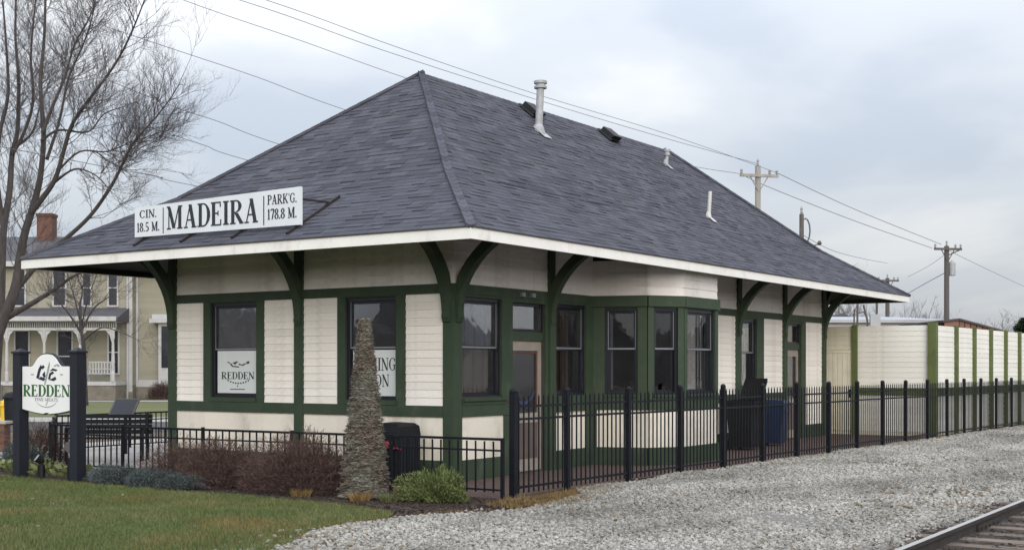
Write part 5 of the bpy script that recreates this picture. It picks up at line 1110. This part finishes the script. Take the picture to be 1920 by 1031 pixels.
for r_ in range(8):
    for k in range(4):
        mb = MB(); a = k*PI/2+(.0 if r_ % 2 else 0); 
        for s_ in ((-1, 0) if r_ % 2 else (-1, 0)):
            x0 = -.165+(.17 if s_ == 0 else 0); mb2 = MB(); mb2.box(x0, x0+.155, -.168, -.14, r_*.075+.005, r_*.075+.068); mm = mb2.mesh('brick', 'brick'); o = link('brick', mm, bk, True); o.matrix_basis = Matrix.Rotation(a, 4, 'Z')
mb = MB(); mb.box(-.2, .2, -.2, .2, .60, .655); obj('coping', mb, 'concrete', bk, local=True)
ip = (1.55, 9.55, 0.0)
inf = root('information_panel', 'dark tilted information panel on a post behind the low railing', 'information panel', ip, CAMROT)
mb = MB(); mb.box(-.03, .03, -.03, .03, 0, .80); obj('post', mb, 'fence_black', inf, local=True)
mb = MB(); mb.beam((-.02, -.30, .80), (-.02, .22, 1.14), .52, .035); obj('panel', mb, 'pole_dark', inf, local=True)
mb = MB(); mb.beam((-.02, -.26, .846), (-.02, .18, 1.134), .45, .006); obj('panel_face', mb, 'sign_post', inf, local=True)
def bench(label, x, y, rz):
    t = root('park_bench', label, 'bench', (x, y, 0.006), rz)
    for k in range(4): mb = MB(); mb.box(-.8, .8, -.22+k*.11, -.13+k*.11, .42, .445); obj('slat', mb, 'fence_black', t, local=True)
    for k in range(4): mb = MB(); mb.box(-.8, .8, .24+k*.018, .265+k*.018, .50+k*.10, .58+k*.10); obj('slat', mb, 'fence_black', t, local=True)
    for s_ in (-.72, .72): mb = MB(); mb.box(s_-.03, s_+.03, -.22, -.16, 0, .62); mb.box(s_-.03, s_+.03, .2, .26, 0, .9); mb.box(s_-.03, s_+.03, -.22, .26, .60, .64); obj('frame', mb, 'fence_black', t, local=True)
bench('black slatted bench on the side terrace behind the railing', 0.1, 8.35, -.95)

# ------------------------------------------------------------------ bare trees
def limb_path(mb, pts, r0, r1, n=6, sub=5):
    P = [Vector(p) for p in pts]; out = []
    for i in range(len(P)-1):
        a = P[max(i-1, 0)]; b = P[i]; c = P[i+1]; d = P[min(i+2, len(P)-1)]
        for k in range(sub):
            t_ = k/sub; out.append(0.5*((2*b)+(c-a)*t_+(2*a-5*b+4*c-d)*t_*t_+(3*b-a-3*c+d)*t_**3))
    out.append(P[-1]); m_ = len(out); rs = [r0+(r1-r0)*(i/(m_-1))**.8 for i in range(m_)]
    mb.tube(out, rs, n); return out, rs
def twigs(tw, base, d, L, r, depth, R, spread=.70, up=.30, kids=(3, 5), n=3):
    """a twig that bends upward and splits again"""
    d = d.normalized(); p = Vector(base); pts = [p.copy()]; dirs = []; seg = 4 if depth > 1 else 3
    for i in range(seg):
        d = (d+Vector((R.gauss(0, .16), R.gauss(0, .16), R.gauss(0, .12)+up*.35))).normalized(); p = p+d*(L/seg); pts.append(p.copy()); dirs.append(d.copy())
    tw.tube(pts, [r*(1-.75*i/seg) for i in range(seg+1)], n, cap=False)
    if depth > 0:
        for k in range(R.randint(*kids)):
            t_ = R.uniform(.2, 1.0); i = min(seg-1, int(t_*seg)); b = pts[i]+(pts[i+1]-pts[i])*(t_*seg-i)
            o = dirs[i].orthogonal().normalized(); o = Matrix.Rotation(R.uniform(0, 6.28), 3, dirs[i]) @ o
            twigs(tw, b, dirs[i]*(1-spread*.45)+o*spread*.75+Vector((0, 0, .1)), L*R.uniform(.45, .72), r*.58, depth-1, R, spread, up, kids, n)
def bare_tree(name, label, base, limbs, R, bark='bark', tw_m='twig', group=None, rz=CAMROT, density=1.0, tr=.022, depth=3, L0=2.2, thick=1.0):
    """limbs: list of (points in the tree's frame: x right, y away, z up; r0, r1, number of branches)"""
    t = root(name, label, 'tree', base, rz, group); tk = MB(); tw = MB()
    for (pts, r0, r1, nb) in limbs:
        out, rs = limb_path(tk, pts, r0*thick, r1*thick)
        for k in range(int(nb*density)):
            i = min(len(out)-2, int(len(out)*(.28+.72*R.random()))); d = (out[i+1]-out[i]).normalized(); o = Matrix.Rotation(R.uniform(0, 6.28), 3, d) @ d.orthogonal().normalized()
            twigs(tw, out[i], d*.7+o*.8, L0*R.uniform(.5, 1.15)*(1.15-.5*i/len(out)), min(tr, rs[i]*.6), depth, R)
        twigs(tw, out[-1], (out[-1]-out[-2]), L0, max(r1*.9, .008), depth, R)
    obj('trunk', tk, bark, t, smooth=True, local=True); obj('crown', tw, tw_m, t, local=True); return t
def px(pts, D, bx, jy):     # limb sketch turned into metres in the tree's own frame; jy = depth at its start and end
    a_, b_ = jy if hasattr(jy, '__len__') else (0.0, jy); o = []
    for i, (x, y) in enumerate(pts):
        j = a_+(b_-a_)*i/(len(pts)-1); k = (D+j)/2402.08; o.append(((x-960)*k-(bx-960)*D/2402.08, j, 1.8+(689.5-y)*k))
    return o
RA = random.Random(3); DA = 44.0; BX = -45; J = lambda p, j: px(p, DA, BX, j)
bare_tree('bare_tree', 'largest bare tree, its limbs fanning over the left end of the depot roof', at((BX-960)*DA/2402.08, DA), [
    (J([(-45, 792), (-28, 700), (2, 610), (28, 545), (37, 490), (46, 440), (63, 385), (76, 330), (82, 250), (76, 160), (83, 70), (86, -30)], (0.0, 0.9)), .25, .035, 36),
    (J([(58, 400), (80, 372), (104, 335), (122, 275), (135, 235), (162, 195), (210, 130), (236, 85), (258, 35), (275, -10)], (0.4, -1.8)), .10, .016, 34),
    (J([(80, 250), (97, 205), (122, 145), (140, 85), (170, 30), (185, -25)], (0.4, 1.6)), .07, .014, 24),
    (J([(88, 300), (112, 225), (128, 150), (158, 80), (176, 20), (182, -30)], (0.4, 2.2)), .06, .012, 24),
    (J([(30, 545), (85, 480), (133, 440), (172, 402), (209, 349), (233, 302), (250, 268), (282, 233), (318, 188), (335, 160)], (0.4, -2.6)), .10, .012, 36),
    (J([(78, 265), (110, 245), (165, 248), (195, 215), (235, 200)], (0.4, -1.5)), .05, .012, 10),
    (J([(100, 345), (140, 318), (180, 330), (208, 360)], (0.4, -2.0)), .045, .012, 8),
    (J([(5, 600), (50, 575), (100, 545), (135, 520), (170, 505)], (0.4, -1.5)), .12, .02, 9),
    (J([(110, 320), (150, 285), (200, 285), (245, 268), (300, 250)], (0.4, 1.0)), .04, .010, 22)], RA, density=1.5, tr=.015, L0=1.9, thick=1.08)
RB = random.Random(5); DB = 50.0; BX2 = -12; J = lambda p, j: px(p, DB, BX2, j)
bare_tree('bare_tree', 'bare tree at the left edge of the picture, rising straight up', at((BX2-960)*DB/2402.08, DB), [
    (J([(-12, 778), (-4, 650), (2, 560), (6, 440), (18, 360), (23, 290), (33, 245), (35, 150), (29, 70), (31, -30)], (0.0, 0.9)), .21, .035, 30),
    (J([(23, 290), (45, 250), (62, 190), (58, 110), (64, 30), (70, -20)], (0.4, -1.4)), .08, .02, 20),
    (J([(8, 430), (-5, 350), (-2, 260), (15, 180), (12, 90), (5, 0)], (0.4, -1)), .13, .03, 16),
    (J([(30, 275), (60, 250), (75, 200), (95, 150)], (0.4, 1.5)), .06, .015, 10)], RB, density=1.4, tr=.015, thick=1.08)
RC = random.Random(8); DC = 60.0; BX3 = 160; J = lambda p, j: px(p, DC, BX3, j)
bare_tree('bare_tree', 'small bare tree with a short trunk in front of the spindle porch', at((BX3-960)*DC/2402.08, DC), [
    (J([(160, 760), (158, 700), (157, 650), (152, 615), (150, 570)], (0.0, 0.5)), .17, .06, 10),
    (J([(154, 628), (130, 590), (105, 560), (85, 530)], (0.4, -.8)), .06, .014, 9), (J([(153, 620), (175, 580), (200, 560), (225, 545)], (0.4, .8)), .06, .014, 9),
    (J([(152, 610), (140, 560), (128, 520)], (0.4, .6)), .055, .014, 8), (J([(153, 612), (165, 560), (182, 515)], (0.4, -.6)), .055, .014, 8), (J([(156, 640), (190, 615), (230, 625), (262, 640)], (0.4, -1)), .045, .012, 8)], RC, density=.9, tr=.014, L0=1.5)
# far bare trees along the right horizon: three kinds, copied one by one
def far_tree(seed, hgt):
    R = random.Random(seed); lim = [([(0, 0, 0), (.1, 0, hgt*.25), (0, .1, hgt*.55), (.1, 0, hgt*.92)], .16, .04, 16)]
    for k in range(6):
        a = k*1.05; lim.append(([(0, 0, hgt*(.22+.05*k)), (math.cos(a)*hgt*.12, math.sin(a)*hgt*.12, hgt*(.45+.03*k)), (math.cos(a)*hgt*.26, math.sin(a)*hgt*.26, hgt*(.70+.03*k))], .08, .02, 9))
    return lim
kinds = []
FT = [(1572, 95, 8.6, 0), (1700, 100, 6.3, 1), (1722, 104, 7.0, 2), (1741, 98, 6.6, 0), (1748, 120, 5.6, 1), (1590, 120, 7.0, 2), (1545, 110, 6.6, 1), (1620, 130, 7.3, 0), (1640, 125, 7.6, 2), (1830, 110, 5.2, 1), (1880, 105, 6.2, 2), (1905, 115, 6.4, 0), (1865, 130, 6.2, 1), (1660, 135, 7.0, 1), (1780, 135, 6.0, 0)]
where = ('just above the depot eave beside the dark pole', 'left of the tall wooden pole, leftmost of three', 'left of the tall wooden pole, middle of three', 'left of the tall wooden pole, nearest to it', 'directly behind the tall wooden pole', 'behind the corner bracket of the depot eave', 'hidden mostly behind the far depot corner', 'behind the leaning steel frame', 'behind the grey cabinet pole', 'behind the roof of the brown shed', 'at the right edge, left of the dark evergreen', 'at the right edge, behind the dark evergreen', 'farthest back beyond the brown shed', 'farthest back above the pale long roof', 'just right of the tall wooden pole')
for i, (p_, D, h, kd) in enumerate(FT):
    b = at((p_-960)*D/2402.08, D); nm = 'distant grey bare tree '+where[i]
    if kd >= len(kinds) or not [k for k in kinds if k[0] == kd]:
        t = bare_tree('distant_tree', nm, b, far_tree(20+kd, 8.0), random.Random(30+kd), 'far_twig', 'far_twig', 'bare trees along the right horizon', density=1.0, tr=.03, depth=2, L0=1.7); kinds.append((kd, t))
    else:
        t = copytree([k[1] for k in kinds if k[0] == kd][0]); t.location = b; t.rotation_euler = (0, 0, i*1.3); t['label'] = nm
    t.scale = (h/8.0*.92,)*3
b = at((1922-960)*70/2402.08, 70)
ev_ = root('evergreen_tree', 'dark evergreen at the right edge beyond the white screen', 'tree', b)
r = np.random.RandomState(4); n = 9000; zz_ = r.rand(n); rad = (1-zz_)**.7*1.5*np.sqrt(r.rand(n))*(1+.25*np.sin(zz_*30)); a = r.rand(n)*6.28
vv, ff = ribbons(np.stack([b[0]+rad*np.cos(a), b[1]+rad*np.sin(a), .5+zz_*4.0], 1), np.stack([np.cos(a), np.sin(a), r.uniform(-.5, .3, n)], 1)/1.1, r.uniform(.15, .4, n), np.full(n, .06), 4); raw('crown', vv, ff, 'evergreen', ev_)
mb = MB(); mb.tube([b, (b[0], b[1], 4.2)], [.16, .03], 8); obj('trunk', mb, 'bark', ev_)

# ------------------------------------------------------------------ utility poles and wires
def upole(name, label, p_, ytop, D, r0, arm, yarm, m, extra=None, group='utility poles beyond the depot', rz=0.15):
    k = D/2402.08; x = (p_-960)*k; zt = 1.8+(689.5-ytop)*k; t = root(name, label, 'utility pole', at(x, D), CAMROT+rz, group)
    mb = MB(); mb.tube([(0, 0, 0), (0, 0, zt*.5), (0, 0, zt)], [r0*1.25, r0*1.1, r0], 10); obj('pole', mb, m, t, local=True)
    za = 1.8+(689.5-yarm)*k if yarm else None
    if arm:
        mb = MB(); mb.beam((-arm, -.16, za), (arm, -.16, za), .11, .13); mb.beam((-arm*.5, -.16, za), (0, -.12, za-.75), .04, .04); mb.beam((arm*.5, -.16, za), (0, -.12, za-.75), .04, .04); obj('crossarm', mb, m, t, local=True)
        for x_ in (-arm*.93, arm*.93, arm*.55): mb = MB(); mb.lathe([(.03, 0), (.07, .05), (.05, .12), (.08, .16), (.03, .24)], (x_, -.16, za+.06), 8); obj('insulator', mb, 'insulator', t, local=True)
    mb = MB(); mb.lathe([(.03, 0), (.07, .08), (.05, .16), (.07, .24), (.02, .34)], (0, 0, zt), 8); obj('insulator', mb, 'insulator', t, local=True)
    if extra == 'transformer':
        mb = MB(); mb.lathe([(.16, -.45), (.19, -.42), (.19, .32), (.12, .38), (.05, .46)], (.32, -.05, za-1.1), 12); obj('transformer', mb, 'metal_grey', t, local=True)
        mb = MB(); mb.beam((.1, 0, za-.35), (.9, -.1, za+.02), .06, .06); obj('arm_brace', mb, m, t, local=True)
    if extra == 'riser':
        mb = MB(); ring = [(.16+.22*math.cos(i*.524), -.05, zt-.75+.55*math.sin(i*.524)) for i in range(13)]; mb.tube(ring, .035, 6); obj('cable_loop', mb, 'wire', t, local=True)
        mb = MB(); mb.beam((0, 0, zt-1.55), (.85, 0, zt-1.35), .05, .05); mb.lathe([(.05, 0), (.12, .08), (.05, .2)], (.85, 0, zt-1.4), 8); mb.tube([(.2, 0, zt-1.9), (.5, 0, zt-2.6), (.95, 0, zt-3.4)], .03, 5); obj('bracket_arm', mb, m, t, local=True)
    return t
upole('utility_pole', 'pale wooden utility pole with a crossarm behind the depot roof', 1421, 312, 60, .13, .95, 331, 'pole_wood', rz=.22)
upole('utility_pole', 'dark wooden utility pole with a crossarm right of the depot eave', 1775, 462, 75, .14, .85, 468, 'pole_dark', 'transformer')
upole('utility_pole', 'farthest utility pole, seen under and over the tip of the depot eave', 1664, 522, 100, .15, .85, 527, 'pole_dark')
upole('utility_pole', 'dark pole with a cable loop showing above the rear roof slope', 1503, 402, 58, .10, 0, None, 'pole_dark', 'riser')
upole('utility_pole', 'wooden utility pole by the street where the overhead wires start, left of the house', -160, -190, 35, .14, 0, None, 'pole_wood')
def pw(x, y, D): k = D/2402.08; return Vector(at((x-960)*k, D, 1.8+(689.5-y)*k))
def wire(label, pts, r=.011, group='overhead wires', cat='overhead wire'):
    P = [pw(*p) for p in pts]; out = []
    for i in range(len(P)-1):
        a = P[max(i-1, 0)]; b = P[i]; c = P[i+1]; d = P[min(i+2, len(P)-1)]
        for k in range(8): t_ = k/8; out.append(0.5*((2*b)+(c-a)*t_+(2*a-5*b+4*c-d)*t_*t_+(3*b-a-3*c+d)*t_**3))
    out.append(P[-1]); mb = MB(); mb.tube(out, r, 5); tag(obj('overhead_wire', mb, 'wire'), label, cat, group)
wire('lower of the two close wires running over the roof ridge to the pale pole', [(-160, -175, 35), (445, 0, 41), (720, 96, 46), (1000, 186, 52), (1240, 258, 56), (1421, 308, 60)])
wire('upper of the two close wires running over the roof ridge to the pale pole', [(-160, -205, 35), (495, 0, 41), (740, 88, 46), (1000, 176, 52), (1250, 252, 56), (1457, 325, 60)])
wire('wire that slips behind the roof peak from the upper left', [(-160, -190, 35), (340, 0, 43), (560, 76, 47), (760, 147, 51), (1000, 223, 54), (1240, 300, 57), (1390, 327, 60)])
wire('wire meeting the roof edge a third of the way below the peak', [(-160, -70, 35), (300, 85, 43), (480, 145, 46), (650, 208, 49), (1000, 320, 54), (1421, 420, 60)])
wire('wire meeting the roof edge halfway down from the peak', [(-160, 0, 35), (290, 187, 43), (410, 229, 45), (525, 272, 48), (900, 390, 54), (1421, 480, 60)])
wire('wire meeting the roof edge just above the station name board', [(-160, 90, 35), (300, 246, 43), (385, 274, 45), (470, 303, 47), (900, 420, 54), (1421, 500, 60)])
wire('lowest of the left wires, ending behind the station name board', [(-160, 245, 35), (220, 318, 43), (300, 333, 45), (370, 350, 47), (900, 450, 54), (1421, 520, 60)])
wire('upper wire sloping from the pale pole down to the dark pole', [(1457, 325, 60), (1600, 392, 67), (1765, 459, 75)], .016)
wire('lower wire sloping from the pale pole down to the dark pole', [(1390, 327, 60), (1440, 351, 63), (1600, 414, 68), (1748, 466, 75)], .016)
wire('upper guy wire running down left from the dark pole', [(1772, 478, 75), (1740, 500, 80), (1702, 520, 88)], .012); wire('lower guy wire running down left from the dark pole', [(1772, 512, 75), (1735, 532, 78), (1700, 552, 84)], .02)
wire('thin far wire between the cable loop pole and the farthest pole', [(1503, 440, 58), (1560, 470, 70), (1620, 486, 85), (1664, 494, 100)], .014)
wire('thin far wire leaving the dark pole toward the right edge', [(1778, 470, 75), (1850, 505, 90), (1925, 540, 110)], .014)

# ------------------------------------------------------------------ right background: sheds, long roof, frame, cabinet
D = 78; kk = D/2402.08
wh = root('long_warehouse', 'long pale grey roofed warehouse just above the white screen', 'warehouse', at((1665-960)*kk, D), CAMROT+.06)
mb = MB(); mb.box(-4.2, 3.6, 0, 9, 0, 1.8+(689.5-606)*kk); obj('wall', mb, 'warehouse', wh, local=True)
mb = MB(); z0 = 1.8+(689.5-606)*kk; mb.hexa([(-4.5, -.4, z0), (3.9, -.4, z0), (3.9, 9.4, z0+.3), (-4.5, 9.4, z0+.3), (-4.5, -.4, z0+.18), (3.9, -.4, z0+.18), (3.9, 9.4, z0+.75), (-4.5, 9.4, z0+.75)]); obj('roof', mb, 'metal_grey', wh, local=True)
D = 56; kk = D/2402.08
sh = root('brown_shed', 'open shed with a reddish brown low gable behind the white screen', 'shed', at((1795-960)*kk, D), CAMROT)
zz2 = lambda y: 1.8+(689.5-y)*kk; xx2 = lambda p_: (p_-1795)*kk
gab = [(xx2(1764), zz2(601)), (xx2(1795), zz2(597.5)), (xx2(1908), zz2(628))]
mb = MB(); th = .09
for i in range(2):
    (x0, z0), (x1, z1) = gab[i], gab[i+1]; mb.hexa([(x0, -.3, z0-th), (x1, -.3, z1-th), (x1, 6, z1-th), (x0, 6, z0-th), (x0, -.3, z0), (x1, -.3, z1), (x1, 6, z1), (x0, 6, z0)])
obj('roof', mb, 'shed_roof', sh, local=True)
for k in range(9):
    f0 = lambda t_: (gab[1][0]+(gab[2][0]-gab[1][0])*t_, gab[1][1]+(gab[2][1]-gab[1][1])*t_)
    a, b = f0(k/9*.86+.01), f0((k+1)/9*.86); mb = MB(); zl = .34*(1-k/11)
    mb.hexa([(a[0], -.2, a[1]-th-zl), (b[0]-.01, -.2, b[1]-th-zl), (b[0]-.01, -.14, b[1]-th-zl), (a[0], -.14, a[1]-th-zl), (a[0], -.2, a[1]-th-.005), (b[0]-.01, -.2, b[1]-th-.005), (b[0]-.01, -.14, b[1]-th-.005), (a[0], -.14, a[1]-th-.005)]); obj('gable_board', mb, 'shed_wood', sh, local=True)
mb = MB(); mb.hexa([(gab[0][0]+.1, -.2, gab[0][1]-.36), (gab[1][0], -.2, gab[1][1]-.45), (gab[1][0], -.14, gab[1][1]-.45), (gab[0][0]+.1, -.14, gab[0][1]-.36), (gab[0][0]+.1, -.2, gab[0][1]-th), (gab[1][0], -.2, gab[1][1]-th), (gab[1][0], -.14, gab[1][1]-th), (gab[0][0]+.1, -.14, gab[0][1]-th)]); obj('gable_board', mb, 'shed_wood', sh, local=True)
for x_ in (xx2(1772), xx2(1835), xx2(1896)):
    for y_ in (0.0, 5.5): mb = MB(); mb.box(x_-.07, x_+.07, y_-.07, y_+.07, 0, zz2(632)+.02); obj('post', mb, 'shed_wood', sh, local=True)
mb = MB(); mb.box(xx2(1764), xx2(1908), 5.8, 5.9, 0, zz2(630)); obj('rear_wall', mb, 'shed_wood', sh, local=True)
D = 64; kk = D/2402.08
b = at((1915-960)*44/2402.08, 44); ct = root('steel_container', 'dark blue black steel container at the right edge behind the fence', 'container', b, CAMROT+.3)
mb = MB(); mb.box(-.12, 2.6, 0, 6, .05, 1.62); obj('body', mb, 'container', ct, local=True)
for k in range(7): mb = MB(); mb.box(-.14, -.12, .3+k*.8, .5+k*.8, .1, 1.58); obj('rib', mb, 'container', ct, local=True)
mb = MB(); mb.box(-.14, 2.62, -.02, 6.02, 1.62, 1.69); obj('lid', mb, 'container', ct, local=True)
fr = root('rusty_gantry', 'leaning rusty steel frame under the tip of the depot eave', 'gantry', at((1614-960)*kk, D), CAMROT)
mb = MB(); zf = lambda y: 1.8+(689.5-y)*kk; xf = lambda p_: (p_-1614)*kk
mb.tube([(xf(1606), 0, 0), (xf(1608), 0, zf(570))], .05, 6); mb.tube([(xf(1632), 0, 0), (xf(1626), 0, zf(600)), (xf(1619), 0, zf(572))], .05, 6); mb.tube([(xf(1608), 0, zf(588)), (xf(1620), 0, zf(585)), (xf(1627), 0, zf(600))], .035, 6); mb.tube([(xf(1598), 0, 0), (xf(1602), 0, zf(580))], .04, 6); obj('leg', mb, 'pole_dark', fr, local=True)
cb = root('grey_cabinet_pole', 'thin pole carrying a grey electrical cabinet under the eave tip', 'electrical cabinet', at((1644-960)*kk, D), CAMROT)
mb = MB(); mb.tube([(0, 0, 0), (0, 0, zf(560))], .06, 8); obj('pole', mb, 'pole_dark', cb, local=True); mb = MB(); mb.box(-.38, .12, -.25, -.05, zf(612), zf(590)); obj('cabinet', mb, 'metal_grey', cb, local=True)
D = 90; kk = D/2402.08
gh = root('grey_roofed_house', 'small house with a grey gable roof beyond the far depot corner', 'house', at((1574-960)*kk, D), CAMROT)
mb = MB(); mb.box(-1.0, 1.2, 0, 5, 0, 1.8+(689.5-600)*kk); obj('wall', mb, 'warehouse', gh, local=True)
mb = MB(); z0, z1 = 1.8+(689.5-600)*kk, 1.8+(689.5-588)*kk; mb.prism([(-1.2, z0), (1.4, z0), (.1, z1)], (0, -.2, 0), (1, 0, 0), (0, 0, 1), (0, 5.4, 0)); obj('roof', mb, 'house_roof', gh, local=True)
